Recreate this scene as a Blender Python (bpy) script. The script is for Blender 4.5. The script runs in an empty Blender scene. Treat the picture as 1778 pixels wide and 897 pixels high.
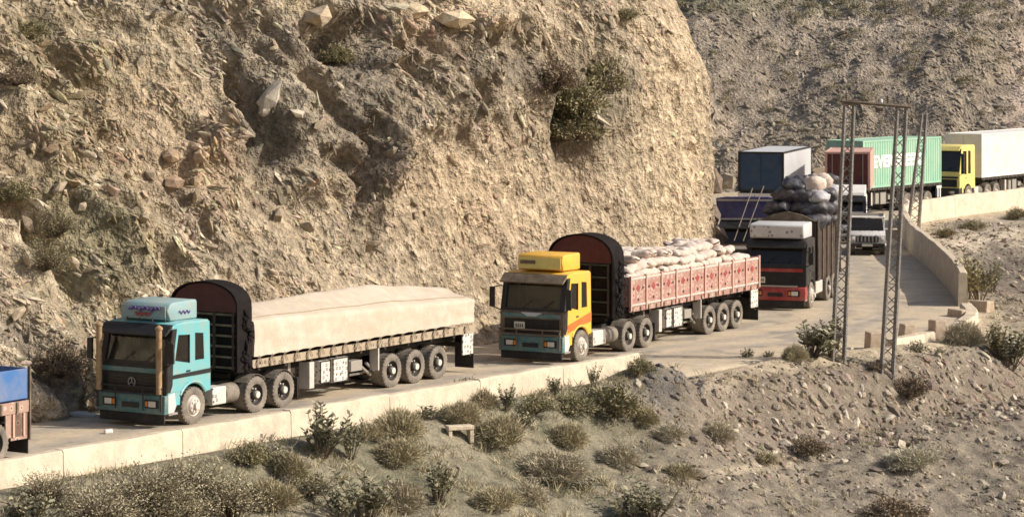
import bpy, bmesh, math, random
import numpy as np
from mathutils import Vector, Matrix, Euler
from mathutils.geometry import tessellate_polygon

random.seed(7)
rng = np.random.default_rng(11)
SC = bpy.context.scene
COL = SC.collection

# ------------------------------------------------------------------ camera, sky, sun, exposure
CAM_H = 11.0           # eye height above the road
FPX = 4960.0           # focal length in photograph pixels (1778 wide)
HORIZ = 60.0           # horizon row in the photograph
cam_d = bpy.data.cameras.new('camera')
cam = bpy.data.objects.new('camera', cam_d)
COL.objects.link(cam)
cam.location = (0, 0, CAM_H)
cam.rotation_euler = (math.radians(90), 0, 0)
cam_d.sensor_width = 36.0
cam_d.lens = 36.0 * FPX / 1778.0
cam_d.shift_y = -(448.5 - HORIZ) / 1778.0
cam_d.clip_start = 0.5
cam_d.clip_end = 5000
SC.camera = cam

SUN_DIR = Vector((0.82, -0.13, 0.55)).normalized()     # towards the sun
SUN_EL = math.asin(SUN_DIR.z)
SUN_AZ = math.atan2(SUN_DIR.x, SUN_DIR.y)               # clockwise from +Y
world = bpy.data.worlds.new("World")
SC.world = world
world.use_nodes = True
wn = world.node_tree
sky = wn.nodes.new('ShaderNodeTexSky')
sky.sky_type = 'NISHITA'
sky.sun_disc = False
sky.sun_elevation = SUN_EL
sky.sun_rotation = SUN_AZ
sky.dust_density = 3.0
sky.air_density = 1.0
sky.ozone_density = 1.0
wn.links.new(sky.outputs[0], wn.nodes['Background'].inputs[0])
wn.nodes['Background'].inputs[1].default_value = 0.115
sun_d = bpy.data.lights.new('sun', 'SUN')
sun = bpy.data.objects.new('sun', sun_d)
COL.objects.link(sun)
sun_d.energy = 4.4
sun_d.angle = math.radians(0.5)
sun_d.color = (1.0, 0.935, 0.84)
sun.rotation_euler = SUN_DIR.to_track_quat('Z', 'Y').to_euler()
SC.view_settings.view_transform = 'Standard'
SC.view_settings.look = 'None'
SC.view_settings.gamma = 1.0
SC.view_settings.exposure = 0.24
SC.render.film_transparent = False
SC.cycles.max_bounces = 5
SC.cycles.diffuse_bounces = 3
SC.cycles.transparent_max_bounces = 8
SC.cycles.filter_width = 1.6

# ------------------------------------------------------------------ small helpers
def on_z(px, py, z=0.0):
    Y = FPX * (CAM_H - z) / (py - HORIZ)
    return Vector(((px - 889.0) / FPX * Y, Y, z))

def on_y(px, py, Y):
    return Vector(((px - 889.0) / FPX * Y, Y, CAM_H - (py - HORIZ) * Y / FPX))

def to_px(P):
    P = np.asarray(P, dtype=float)
    Y = np.maximum(P[..., 1], 1.0)
    return 889.0 + FPX * P[..., 0] / Y, HORIZ + FPX * (CAM_H - P[..., 2]) / Y

def tag(o, label=None, cat=None, group=None, kind=None):
    if label: o['label'] = label
    if cat: o['category'] = cat
    if group: o['group'] = group
    if kind: o['kind'] = kind
    return o

def empty(name, loc, rz=0.0, label=None, cat=None, group=None):
    o = bpy.data.objects.new(name, None)
    COL.objects.link(o)
    o.location = loc
    o.rotation_euler = (0, 0, rz)
    o.empty_display_size = 0.3
    return tag(o, label, cat, group)

class MB:
    """collects shapes, then links them as one mesh object"""
    def __init__(s):
        s.v = []; s.f = []; s.m = []
    def add(s, verts, faces, mi=0):
        b = len(s.v)
        s.v.extend([tuple(p) for p in verts])
        for f in faces:
            s.f.append(tuple(b + i for i in f)); s.m.append(mi)
        return s
    def box(s, x0, x1, y0, y1, z0, z1, mi=0):
        x0, x1 = min(x0, x1), max(x0, x1); y0, y1 = min(y0, y1), max(y0, y1); z0, z1 = min(z0, z1), max(z0, z1)
        v = [(x, y, z) for z in (z0, z1) for y in (y0, y1) for x in (x0, x1)]
        return s.add(v, [(0, 2, 3, 1), (4, 5, 7, 6), (0, 1, 5, 4), (2, 6, 7, 3), (0, 4, 6, 2), (1, 3, 7, 5)], mi)
    def prism(s, poly, fn, t0, t1, mi=0, holes=()):
        """poly and holes: 2-D outlines; fn(u, v, t) -> 3-D point; a plate between t0 and t1"""
        loops = [list(poly)] + [list(h) for h in holes]
        flat = [p for l in loops for p in l]
        n = len(flat)
        tris = tessellate_polygon([[Vector((p[0], p[1], 0)) for p in l] for l in loops])
        v = [fn(p[0], p[1], t0) for p in flat] + [fn(p[0], p[1], t1) for p in flat]
        f = [tuple(t) for t in tris] + [tuple(n + i for i in reversed(t)) for t in tris]
        b = 0
        for l in loops:
            k = len(l)
            for i in range(k):
                j = (i + 1) % k
                f.append((b + i, b + j, n + b + j, n + b + i))
            b += k
        return s.add(v, f, mi)
    def tube(s, p, q, r, r1=None, n=8, mi=0):
        p = Vector(p); q = Vector(q); r1 = r if r1 is None else r1
        d = (q - p).normalized()
        a = d.orthogonal().normalized(); b = d.cross(a)
        v = []
        for c, rr in ((p, r), (q, r1)):
            for i in range(n):
                t = 2 * math.pi * i / n
                v.append(c + a * (rr * math.cos(t)) + b * (rr * math.sin(t)))
        f = [(i, (i + 1) % n, n + (i + 1) % n, n + i) for i in range(n)]
        f += [tuple(range(n - 1, -1, -1)), tuple(range(n, 2 * n))]
        return s.add(v, f, mi)
    def lathe(s, prof, c, axis='y', n=20, mi=0, close=False):
        """prof: (radius, offset along axis)"""
        v = []
        for i in range(n):
            t = 2 * math.pi * i / n
            for (r, o) in prof:
                if axis == 'y': v.append((c[0] + r * math.cos(t), c[1] + o, c[2] + r * math.sin(t)))
                elif axis == 'z': v.append((c[0] + r * math.cos(t), c[1] + r * math.sin(t), c[2] + o))
                else: v.append((c[0] + o, c[1] + r * math.cos(t), c[2] + r * math.sin(t)))
        k = len(prof); f = []
        for i in range(n):
            j = (i + 1) % n
            for a in range(k if close else k - 1):
                b2 = (a + 1) % k
                f.append((i * k + a, i * k + b2, j * k + b2, j * k + a))
        return s.add(v, f, mi)
    def build(s, name, mats, parent=None, bevel=0.0, smooth=None, kind=None, label=None):
        me = bpy.data.meshes.new(name)
        me.from_pydata(s.v, [], s.f)
        if not isinstance(mats, (list, tuple)): mats = [mats]
        for m in mats: me.materials.append(m)
        me.polygons.foreach_set('material_index', s.m)
        bm = bmesh.new(); bm.from_mesh(me)
        bmesh.ops.recalc_face_normals(bm, faces=bm.faces)
        if bevel > 0:
            es = [e for e in bm.edges if len(e.link_faces) == 2 and e.calc_face_angle(0) > 0.6]
            bmesh.ops.bevel(bm, geom=es, offset=bevel, segments=2, affect='EDGES', clamp_overlap=True, profile=0.5)
        bm.to_mesh(me); bm.free()
        if smooth is not None:
            me.polygons.foreach_set('use_smooth', [True] * len(me.polygons))
            me.set_sharp_from_angle(angle=math.radians(smooth))
        o = bpy.data.objects.new(name, me)
        COL.objects.link(o)
        o.parent = parent
        if kind: o['kind'] = kind
        if label: o['label'] = label
        return o

def share(o, name=None, parent=None, loc=None, rot=None, scale=None):
    c = o.copy()
    if name: c.name = name
    COL.objects.link(c)
    c.parent = parent
    if loc is not None: c.location = loc
    if rot is not None: c.rotation_euler = rot
    if scale is not None: c.scale = scale
    return c

def copy_tree(o, parent=None):
    c = o.copy(); COL.objects.link(c); c.parent = parent
    for ch in list(o.children): copy_tree(ch, c)
    return c

def mesh_np(name, V, F, mat, parent=None, col=None, smooth=False, kind=None):
    V = np.ascontiguousarray(V, dtype=np.float32); F = np.ascontiguousarray(F, dtype=np.int32)
    me = bpy.data.meshes.new(name)
    me.vertices.add(len(V)); me.vertices.foreach_set('co', V.ravel())
    n, k = F.shape
    me.loops.add(n * k); me.loops.foreach_set('vertex_index', F.ravel())
    me.polygons.add(n); me.polygons.foreach_set('loop_start', np.arange(0, n * k, k, dtype=np.int32))
    me.polygons.foreach_set('use_smooth', np.full(n, bool(smooth)))
    me.update(calc_edges=True)
    if col is not None:
        ca = me.color_attributes.new('Col', 'FLOAT_COLOR', 'POINT')
        c4 = np.ones((len(V), 4), dtype=np.float32); c4[:, :3] = col
        ca.data.foreach_set('color', c4.ravel())
    for m in (mat if isinstance(mat, (list, tuple)) else [mat]): me.materials.append(m)
    o = bpy.data.objects.new(name, me)
    COL.objects.link(o); o.parent = parent
    if kind: o['kind'] = kind
    return o

# ------------------------------------------------------------------ noise
_perm = np.random.default_rng(5).permutation(256).astype(np.int32)
_perm = np.concatenate([_perm, _perm, _perm])
_g3 = np.random.default_rng(6).normal(size=(256, 3)); _g3 /= np.linalg.norm(_g3, axis=1)[:, None]
def perlin(x, y, z):
    xi = np.floor(x).astype(np.int64); yi = np.floor(y).astype(np.int64); zi = np.floor(z).astype(np.int64)
    xf = x - xi; yf = y - yi; zf = z - zi
    u = xf * xf * xf * (xf * (xf * 6 - 15) + 10); v = yf * yf * yf * (yf * (yf * 6 - 15) + 10); w = zf * zf * zf * (zf * (zf * 6 - 15) + 10)
    def g(dx, dy, dz):
        h = _perm[(_perm[(_perm[(xi + dx) & 255] + yi + dy) & 255] + zi + dz) & 255]
        G = _g3[h]
        return G[..., 0] * (xf - dx) + G[..., 1] * (yf - dy) + G[..., 2] * (zf - dz)
    a = g(0, 0, 0) * (1 - u) + g(1, 0, 0) * u; b = g(0, 1, 0) * (1 - u) + g(1, 1, 0) * u
    c = g(0, 0, 1) * (1 - u) + g(1, 0, 1) * u; d = g(0, 1, 1) * (1 - u) + g(1, 1, 1) * u
    return ((a * (1 - v) + b * v) * (1 - w) + (c * (1 - v) + d * v) * w) * 1.6
def fbm(x, y, z, o=4, gain=0.5):
    r = 0; a = 1.0
    for i in range(o):
        r = r + a * perlin(x + 17.3 * i, y - 9.1 * i, z + 5.7 * i); a *= gain; x = x * 2.03; y = y * 2.03; z = z * 2.03
    return r
def ridged(x, y, z, o=4, gain=0.5):
    r = 0; a = 1.0
    for i in range(o):
        r = r + a * (1 - 2 * np.abs(perlin(x + 7.7 * i, y + 3.3 * i, z - 4.1 * i))); a *= gain; x = x * 2.07; y = y * 2.07; z = z * 2.07
    return r
def smooth01(x, a, b):
    t = np.clip((x - a) / (b - a), 0, 1); return t * t * (3 - 2 * t)
def blob(px, py, cx, cy, rx, ry, ang=0.0):
    c, s = math.cos(math.radians(ang)), math.sin(math.radians(ang))
    dx = px - cx; dy = py - cy
    u = (dx * c + dy * s) / rx; v = (-dx * s + dy * c) / ry
    return np.exp(-(u * u + v * v))

# ------------------------------------------------------------------ materials
def new_mat(name):
    m = bpy.data.materials.new(name); m.use_nodes = True
    return m, m.node_tree, m.node_tree.nodes['Principled BSDF']
def nd(nt, typ, **kw):
    n = nt.nodes.new(typ)
    for k, v in kw.items(): setattr(n, k, v)
    return n
def rgb(c): return (c[0], c[1], c[2], 1.0)
def noise_fac(nt, scale, detail=4, lo=0.35, hi=0.65, vec=None, rough=0.6):
    n = nd(nt, 'ShaderNodeTexNoise'); n.inputs['Scale'].default_value = scale; n.inputs['Detail'].default_value = detail
    n.inputs['Roughness'].default_value = rough
    if vec is not None: nt.links.new(vec, n.inputs['Vector'])
    r = nd(nt, 'ShaderNodeMapRange'); r.inputs[1].default_value = lo; r.inputs[2].default_value = hi
    nt.links.new(n.outputs[0], r.inputs[0])
    return r.outputs[0]
def mixc(nt, fac, a, b, mode='MIX'):
    m = nd(nt, 'ShaderNodeMix', data_type='RGBA', blend_type=mode)
    for sock, v in ((m.inputs[0], fac), (m.inputs[6], a), (m.inputs[7], b)):
        if isinstance(v, (int, float)): sock.default_value = v
        elif isinstance(v, tuple): sock.default_value = v if len(v) == 4 else rgb(v)
        else: nt.links.new(v, sock)
    return m.outputs[2]
DUST = (0.40, 0.31, 0.21)
def paint(name, c, rough=0.5, dust=0.35, metal=0.0, scale=2.0, dustc=DUST, c2=None, spec=0.4, bump=0.0):
    m, nt, b = new_mat(name)
    tc = nd(nt, 'ShaderNodeTexCoord').outputs['Object']
    col = rgb(c)
    if c2 is not None: col = mixc(nt, noise_fac(nt, scale * 2.3, 5, 0.42, 0.58, tc), rgb(c), rgb(c2))
    f = noise_fac(nt, scale, 7, 0.38, 0.78, tc, 0.7)
    mm = nd(nt, 'ShaderNodeMath', operation='MULTIPLY'); nt.links.new(f, mm.inputs[0]); mm.inputs[1].default_value = dust * 2
    mm.use_clamp = True
    out = mixc(nt, mm.outputs[0], col, rgb(dustc))
    nt.links.new(out, b.inputs['Base Color'])
    b.inputs['Roughness'].default_value = rough; b.inputs['Metallic'].default_value = metal
    b.inputs['Specular IOR Level'].default_value = spec
    if bump:
        bp = nd(nt, 'ShaderNodeBump'); bp.inputs['Strength'].default_value = bump; bp.inputs['Distance'].default_value = 0.05
        nt.links.new(noise_fac(nt, 3.5, 6, 0.3, 0.7, tc, 0.7), bp.inputs['Height']); nt.links.new(bp.outputs[0], b.inputs['Normal'])
    return m
def glass_mat(name, tint=(0.25, 0.28, 0.28), t=0.55):
    m = bpy.data.materials.new(name); m.use_nodes = True; nt = m.node_tree; nt.nodes.clear()
    out = nd(nt, 'ShaderNodeOutputMaterial'); tr = nd(nt, 'ShaderNodeBsdfTransparent'); tr.inputs[0].default_value = rgb(tint)
    gl = nd(nt, 'ShaderNodeBsdfGlossy'); gl.inputs['Roughness'].default_value = 0.06; gl.inputs[0].default_value = (0.8, 0.8, 0.8, 1)
    df = nd(nt, 'ShaderNodeBsdfDiffuse'); df.inputs[0].default_value = (0.16, 0.13, 0.10, 1)
    fr = nd(nt, 'ShaderNodeFresnel'); fr.inputs[0].default_value = 1.5
    m0 = nd(nt, 'ShaderNodeMixShader'); m0.inputs[0].default_value = 0.12
    nt.links.new(tr.outputs[0], m0.inputs[1]); nt.links.new(df.outputs[0], m0.inputs[2])
    m1 = nd(nt, 'ShaderNodeMixShader'); nt.links.new(fr.outputs[0], m1.inputs[0])
    nt.links.new(m0.outputs[0], m1.inputs[1]); nt.links.new(gl.outputs[0], m1.inputs[2])
    nt.links.new(m1.outputs[0], out.inputs[0])
    return m
def vcol_mat(name, s1=3.0, s2=22.0, amount=0.35, bump=0.35, rough=0.95, bdist=0.06, stretch=None):
    """base colour from the mesh's own rock and soil types, with grain on top"""
    m, nt, b = new_mat(name)
    tc = nd(nt, 'ShaderNodeTexCoord').outputs['Object']
    if stretch:
        mp = nd(nt, 'ShaderNodeMapping'); mp.inputs['Scale'].default_value = stretch[0]; mp.inputs['Rotation'].default_value = stretch[1]
        nt.links.new(tc, mp.inputs['Vector']); tc = mp.outputs[0]
    at = nd(nt, 'ShaderNodeAttribute', attribute_name='Col')
    n1 = noise_fac(nt, s1, 5, 0.36, 0.64, tc)
    n2 = noise_fac(nt, s2, 3, 0.36, 0.64, tc)
    d = mixc(nt, n1, (1 - amount,) * 3, (1 + amount * 0.7,) * 3)
    e = mixc(nt, n2, (1 - amount, 1 - amount, 1 - amount), (1 + amount * 0.6,) * 3)
    o1 = mixc(nt, 1.0, at.outputs['Color'], d, 'MULTIPLY')
    o2 = mixc(nt, 1.0, o1, e, 'MULTIPLY')
    nt.links.new(o2, b.inputs['Base Color'])
    b.inputs['Roughness'].default_value = rough; b.inputs['Specular IOR Level'].default_value = 0.15
    if bump > 0:
        ad = nd(nt, 'ShaderNodeMath', operation='ADD'); nt.links.new(n1, ad.inputs[0]); nt.links.new(n2, ad.inputs[1])
        bp = nd(nt, 'ShaderNodeBump'); bp.inputs['Strength'].default_value = bump; bp.inputs['Distance'].default_value = bdist
        nt.links.new(ad.outputs[0], bp.inputs['Height']); nt.links.new(bp.outputs[0], b.inputs['Normal'])
    return m
def leaf_mat(name, c, c2, scale=1.5, trans=0.25):
    m, nt, b = new_mat(name)
    at = nd(nt, 'ShaderNodeAttribute', attribute_name='Col')
    tc = nd(nt, 'ShaderNodeTexCoord').outputs['Object']
    base = mixc(nt, noise_fac(nt, scale, 3, 0.35, 0.65, tc), rgb(c), rgb(c2))
    o = mixc(nt, 1.0, base, at.outputs['Color'], 'MULTIPLY')
    nt.links.new(o, b.inputs['Base Color'])
    b.inputs['Roughness'].default_value = 0.65
    b.inputs['Specular IOR Level'].default_value = 0.25
    return m
def art_mat(name, base, a, c, scale=5.0, thr=0.28):
    """hand-painted truck-art print: small motifs on a ground colour"""
    m, nt, b = new_mat(name)
    tc = nd(nt, 'ShaderNodeTexCoord').outputs['Object']
    v1 = nd(nt, 'ShaderNodeTexVoronoi'); v1.inputs['Scale'].default_value = scale; v1.inputs['Randomness'].default_value = 0.55
    nt.links.new(tc, v1.inputs['Vector'])
    r1 = nd(nt, 'ShaderNodeMapRange'); r1.inputs[1].default_value = thr; r1.inputs[2].default_value = thr + 0.06
    r1.inputs[3].default_value = 1; r1.inputs[4].default_value = 0
    nt.links.new(v1.outputs['Distance'], r1.inputs[0])
    r2 = nd(nt, 'ShaderNodeMapRange'); r2.inputs[1].default_value = thr * 0.5; r2.inputs[2].default_value = thr * 0.5 + 0.05
    r2.inputs[3].default_value = 1; r2.inputs[4].default_value = 0
    nt.links.new(v1.outputs['Distance'], r2.inputs[0])
    o = mixc(nt, r1.outputs[0], rgb(base), rgb(a)); o = mixc(nt, r2.outputs[0], o, rgb(c))
    f = noise_fac(nt, 1.7, 6, 0.4, 0.75, tc, 0.7)
    mm = nd(nt, 'ShaderNodeMath', operation='MULTIPLY'); nt.links.new(f, mm.inputs[0]); mm.inputs[1].default_value = 0.55
    o = mixc(nt, mm.outputs[0], o, rgb(DUST))
    nt.links.new(o, b.inputs['Base Color']); b.inputs['Roughness'].default_value = 0.6
    return m

M = {}
M['cliff'] = vcol_mat('cliff_rock', 1.7, 4.2, 0.30, 0.75, bdist=0.2)
M['hill'] = vcol_mat('hill_scree', 0.9, 5.0, 0.32, 0.6, bdist=0.2)
M['soil'] = vcol_mat('slope_soil', 2.2, 14.0, 0.26, 0.5, bdist=0.05)
M['road'] = vcol_mat('road_dust', 0.8, 6.0, 0.12, 0.12, bdist=0.02)
M['rock'] = vcol_mat('loose_rock', 4.0, 20.0, 0.22, 0.3, bdist=0.04)
M['concrete'] = paint('limewashed_concrete', (0.66, 0.55, 0.40), 0.9, 0.30, scale=0.9, c2=(0.54, 0.45, 0.34), dustc=(0.40, 0.32, 0.23), spec=0.15, bump=0.5)
M['block'] = paint('stone_block', (0.52, 0.42, 0.31), 0.9, 0.4, scale=2.5, c2=(0.40, 0.30, 0.22), spec=0.15)
M['tyre'] = paint('dusty_tyre', (0.12, 0.105, 0.09), 0.9, 0.65, scale=2.0, dustc=(0.30, 0.255, 0.20), spec=0.2)
M['dark_cloth'] = paint('dark_fringe', (0.012, 0.010, 0.010), 0.9, 0.06, scale=3.0, dustc=(0.12, 0.09, 0.07), spec=0.1)
M['rim_white'] = paint('white_rim', (0.55, 0.50, 0.45), 0.6, 0.35, scale=5)
M['rim_dark'] = paint('brown_rim', (0.035, 0.03, 0.025), 0.8, 0.2, scale=5, dustc=(0.2, 0.16, 0.12))
M['guard'] = paint('dusty_guard', (0.13, 0.11, 0.09), 0.8, 0.5, scale=3, dustc=(0.30, 0.25, 0.19))
M['hub'] = paint('dusty_hub', (0.62, 0.57, 0.50), 0.6, 0.3, scale=5)
M['chassis'] = paint('black_chassis', (0.02, 0.018, 0.016), 0.7, 0.12, scale=2.0, dustc=(0.2, 0.15, 0.1))
M['rubber'] = paint('black_rubber', (0.018, 0.017, 0.016), 0.8, 0.12, scale=3.0, dustc=(0.2, 0.16, 0.12))
M['black'] = paint('black_trim', (0.012, 0.012, 0.012), 0.45, 0.08, scale=3.0, dustc=(0.15, 0.12, 0.1))
M['brown'] = paint('brown_trim', (0.10, 0.07, 0.045), 0.6, 0.25, scale=3.0)
M['steel'] = paint('grey_steel', (0.33, 0.31, 0.28), 0.5, 0.3, metal=0.3, scale=4.0)
M['galv'] = paint('weathered_steel', (0.27, 0.255, 0.235), 0.7, 0.2, metal=0.0, scale=6.0, c2=(0.15, 0.135, 0.12))
M['teal'] = paint('teal_paint', (0.12, 0.41, 0.44), 0.42, 0.36, scale=2.5)
M['teal_pale'] = paint('pale_teal_paint', (0.22, 0.37, 0.39), 0.5, 0.35, scale=2.5)
M['teal_shaded'] = paint('shaded_teal_paint', (0.045, 0.16, 0.17), 0.55, 0.28, scale=3.5)  # teal darkened for cab fronts, their shade put into the colour
M['yellow'] = paint('orange_yellow_paint', (0.80, 0.43, 0.035), 0.42, 0.28, scale=2.5)
M['orange'] = paint('orange_paint', (0.75, 0.13, 0.015), 0.4, 0.12, scale=2.5)
M['lemon'] = paint('lemon_paint', (0.78, 0.63, 0.18), 0.45, 0.25, scale=2.5)
M['red'] = paint('red_paint', (0.30, 0.02, 0.025), 0.45, 0.2, scale=3)
M['maroon'] = paint('maroon_paint', (0.085, 0.018, 0.015), 0.65, 0.10, scale=3, dustc=(0.2, 0.12, 0.1))
M['dark_green'] = paint('dark_green_board', (0.022, 0.045, 0.035), 0.6, 0.18, scale=3, dustc=(0.16, 0.13, 0.1))
M['green'] = paint('green_container', (0.25, 0.47, 0.33), 0.6, 0.42, scale=0.8, dustc=(0.45, 0.52, 0.38))
M['white'] = paint('white_paint', (0.78, 0.74, 0.68), 0.5, 0.2, scale=1.2)
M['letter'] = paint('white_letter', (0.85, 0.82, 0.74), 0.6, 0.1, scale=2)
M['grey_white'] = paint('grey_white_paint', (0.52, 0.53, 0.54), 0.5, 0.2, scale=1.0)
M['rust'] = paint('rust_red_container', (0.42, 0.15, 0.11), 0.7, 0.35, scale=1.3, c2=(0.30, 0.09, 0.07))
M['rust_pale'] = paint('pale_rust_paint', (0.60, 0.33, 0.27), 0.7, 0.4, scale=1.3)
M['blue'] = paint('blue_paint', (0.05, 0.15, 0.36), 0.5, 0.25, scale=1.5)
M['navy'] = paint('navy_paint', (0.018, 0.05, 0.10), 0.45, 0.14, scale=1.5, dustc=(0.2, 0.2, 0.2))
M['purple'] = paint('purple_blue_paint', (0.03, 0.028, 0.10), 0.5, 0.15, scale=2, dustc=(0.2, 0.17, 0.15))
M['wood'] = paint('wooden_post', (0.34, 0.22, 0.10), 0.7, 0.35, scale=4, c2=(0.25, 0.15, 0.07))
M['dark_wood'] = paint('dark_wood', (0.045, 0.028, 0.02), 0.75, 0.18, scale=3, c2=(0.025, 0.016, 0.012), dustc=(0.20, 0.14, 0.1))
M['canvas'] = paint('cream_tarpaulin', (0.57, 0.485, 0.385), 0.85, 0.5, scale=0.9, c2=(0.50, 0.42, 0.33), dustc=(0.46, 0.38, 0.28), spec=0.15, bump=0.3)
M['sack'] = paint('woven_white_sack', (0.66, 0.57, 0.50), 0.85, 0.4, scale=2.5, c2=(0.58, 0.47, 0.41), spec=0.15, bump=0.4)
M['dark_bag'] = paint('dark_plastic_bundle', (0.022, 0.024, 0.036), 0.5, 0.10, scale=3, c2=(0.06, 0.06, 0.075))
M['grey_bag'] = paint('grey_bundle', (0.30, 0.30, 0.33), 0.6, 0.2, scale=3, c2=(0.45, 0.44, 0.45))
M['rope'] = paint('rope', (0.34, 0.27, 0.18), 0.9, 0.2, scale=5)
M['lamp'] = paint('lamp_glass', (0.65, 0.62, 0.55), 0.2, 0.15, scale=6)
M['amber'] = paint('amber_lamp', (0.7, 0.22, 0.02), 0.3, 0.15, scale=6)
M['plate'] = paint('pale_number_plate', (0.62, 0.60, 0.48), 0.5, 0.2, scale=6)
M['seat'] = paint('dark_seat', (0.05, 0.035, 0.03), 0.8, 0.15, scale=4)
M['glass'] = glass_mat('cab_glass', (0.62, 0.66, 0.66))
M['glass_dark'] = glass_mat('dark_cab_glass', (0.10, 0.11, 0.12))
M['art_red'] = art_mat('painted_red_board', (0.34, 0.165, 0.135), (0.44, 0.33, 0.275), (0.33, 0.05, 0.045), 3.4, 0.34)
M['art_cream'] = art_mat('painted_cream_rail', (0.36, 0.29, 0.205), (0.08, 0.06, 0.04), (0.36, 0.26, 0.15), 4.5, 0.26)
M['art_white'] = art_mat('painted_white_box', (0.62, 0.58, 0.52), (0.06, 0.05, 0.05), (0.55, 0.5, 0.45), 6.0, 0.28)
M['art_rust'] = art_mat('painted_brown_board', (0.36, 0.22, 0.17), (0.52, 0.38, 0.30), (0.10, 0.07, 0.06), 4.5, 0.30)
M['art_white2'] = art_mat('decorated_white_front', (0.56, 0.54, 0.52), (0.14, 0.13, 0.14), (0.30, 0.24, 0.22), 5.5, 0.30)
M['script_purple'] = paint('purple_lettering', (0.10, 0.05, 0.22), 0.6, 0.1)
M['script_red'] = paint('red_lettering', (0.42, 0.06, 0.05), 0.6, 0.1)
M['leaf_waxy'] = leaf_mat('waxy_leaf', (0.19, 0.18, 0.105), (0.32, 0.285, 0.19))
M['leaf_olive'] = leaf_mat('olive_leaf', (0.19, 0.17, 0.085), (0.29, 0.245, 0.14))
M['leaf_dry'] = leaf_mat('dry_grass_blade', (0.40, 0.335, 0.205), (0.31, 0.265, 0.16))
M['leaf_grey'] = leaf_mat('grey_grass_blade', (0.46, 0.395, 0.275), (0.36, 0.31, 0.215))
M['leaf_pale'] = leaf_mat('pale_tuft_blade', (0.52, 0.47, 0.34), (0.42, 0.38, 0.27))
M['leaf_brown'] = leaf_mat('brown_twig_leaf', (0.26, 0.195, 0.13), (0.18, 0.14, 0.09))
M['leaf_scrub'] = leaf_mat('grey_scrub_leaf', (0.33, 0.29, 0.175), (0.42, 0.36, 0.24))
M['stem'] = leaf_mat('woody_stem', (0.15, 0.11, 0.075), (0.09, 0.07, 0.05))

# ------------------------------------------------------------------ the lie of the land
EDGE = np.array([(-45, 21.3), (-25, 49.5), (-12.1, 67.7), (3.84, 90.2), (8.3, 96.2), (12.7, 100.2), (15.7, 104.3), (18.0, 111), (18.3, 115),
                 (19.1, 124), (19.7, 133), (20.0, 144), (21.3, 156), (22.7, 162), (31, 174.5), (48, 200), (90, 262)], dtype=float)
def edge_dist(X, Y):
    """signed distance to the outer edge of the road, positive on the valley side; and the distance along it"""
    best = np.full(X.shape, 1e9); sgn = np.zeros(X.shape); along = np.zeros(X.shape); acc = 0.0
    for i in range(len(EDGE) - 1):
        a = EDGE[i]; d = EDGE[i + 1] - a; L = math.hypot(*d); d = d / L
        t = np.clip((X - a[0]) * d[0] + (Y - a[1]) * d[1], 0, L)
        ex = X - a[0] - d[0] * t; ey = Y - a[1] - d[1] * t
        dist = np.hypot(ex, ey)
        s = np.where(ex * d[1] - ey * d[0] >= 0, 1.0, -1.0)
        m = dist < best - 1e-9
        best = np.where(m, dist, best); sgn = np.where(m, s, sgn); along = np.where(m, acc + t, along)
        acc += L
    return best * sgn, along
def road_z(X, Y):
    return 0.5 * smooth01(Y, 126, 168)
def land_z(X, Y, fine=True):
    u, al = edge_dist(X, Y)
    zr = road_z(X, Y)
    far = smooth01(Y + 0.3 * X, 120, 150)
    bend = smooth01(X, 4, 9) * (1 - smooth01(Y, 118, 128))
    shoulder = 0.6 + 1.4 * bend + 4.6 * far
    k = 0.30 - 0.06 * bend + 0.18 * far
    dn = np.maximum(u - shoulder, 0)
    z = zr - 0.10 - 0.05 * np.clip(u, 0, 4)
    z = z - (k * dn - 0.7 * k * (1 - np.exp(-dn / 0.7)))
    z = z + bend * 0.32 * np.exp(-((u - 1.0) / 0.7) ** 2) * (1 - smooth01(X, 13.5, 16))
    z = z - 1.25 * bend * smooth01(dn, 0.0, 2.1)
    z = np.maximum(z, -16 + 0.004 * Y)
    out = smooth01(u, 0.1, 2.5)
    calm = smooth01(u, 0.8, 4.0) + 0.25
    z = z + out * calm * (0.28 * fbm(X * 0.16, Y * 0.16, X * 0 + 3.1, 3) + 0.12 * fbm(X * 0.6, Y * 0.6, X * 0 + 8.1, 3))
    if fine:
        z = z + out * (0.05 + 0.03 * smooth01(X, 3, 9)) * fbm(X * 2.6, Y * 2.6, X * 0 + 1.7, 3)
    # low spoil heap just past the end of the wall
    z = z + 1.0 * smooth01(u, 0.0, 0.5) * np.exp(-(((X - 4.9) / 1.35) ** 2 + ((Y - 88.6) / 1.5) ** 2))
    z = z + (1 - smooth01(X, 3.0, 5.0)) * smooth01(u, 0.0, 0.3) * 0.48 * np.exp(-((u - 0.9) / 1.6) ** 2)
    z = np.where(u < 0, zr - 0.06, z)
    return z
def land1(x, y):
    return float(land_z(np.array([x]), np.array([y]))[0])
def ground_at(px, py):
    """where the line of sight through a photograph pixel meets the slope"""
    Ys = np.linspace(58, 190, 1400)
    Xs = (px - 889.0) / FPX * Ys
    Zs = CAM_H - (py - HORIZ) / FPX * Ys
    d = Zs - land_z(Xs, Ys)
    i = int(np.argmax(d <= 0)) if np.any(d <= 0) else len(Ys) - 1
    return Vector((Xs[i], Ys[i], land1(Xs[i], Ys[i])))

def axis_steps(parts):
    out = []
    for a, b, st in parts:
        out.append(np.arange(a, b, st))
    return np.concatenate(out)
def pick(base, *layers):
    """mix soil and rock colours by masks"""
    c = np.tile(np.array(base, dtype=float), (len(layers[0][0]), 1))
    for mk, cc in layers:
        mk = np.clip(mk, 0, 1)[:, None]
        c = c * (1 - mk) + np.array(cc) * mk
    return c

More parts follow.
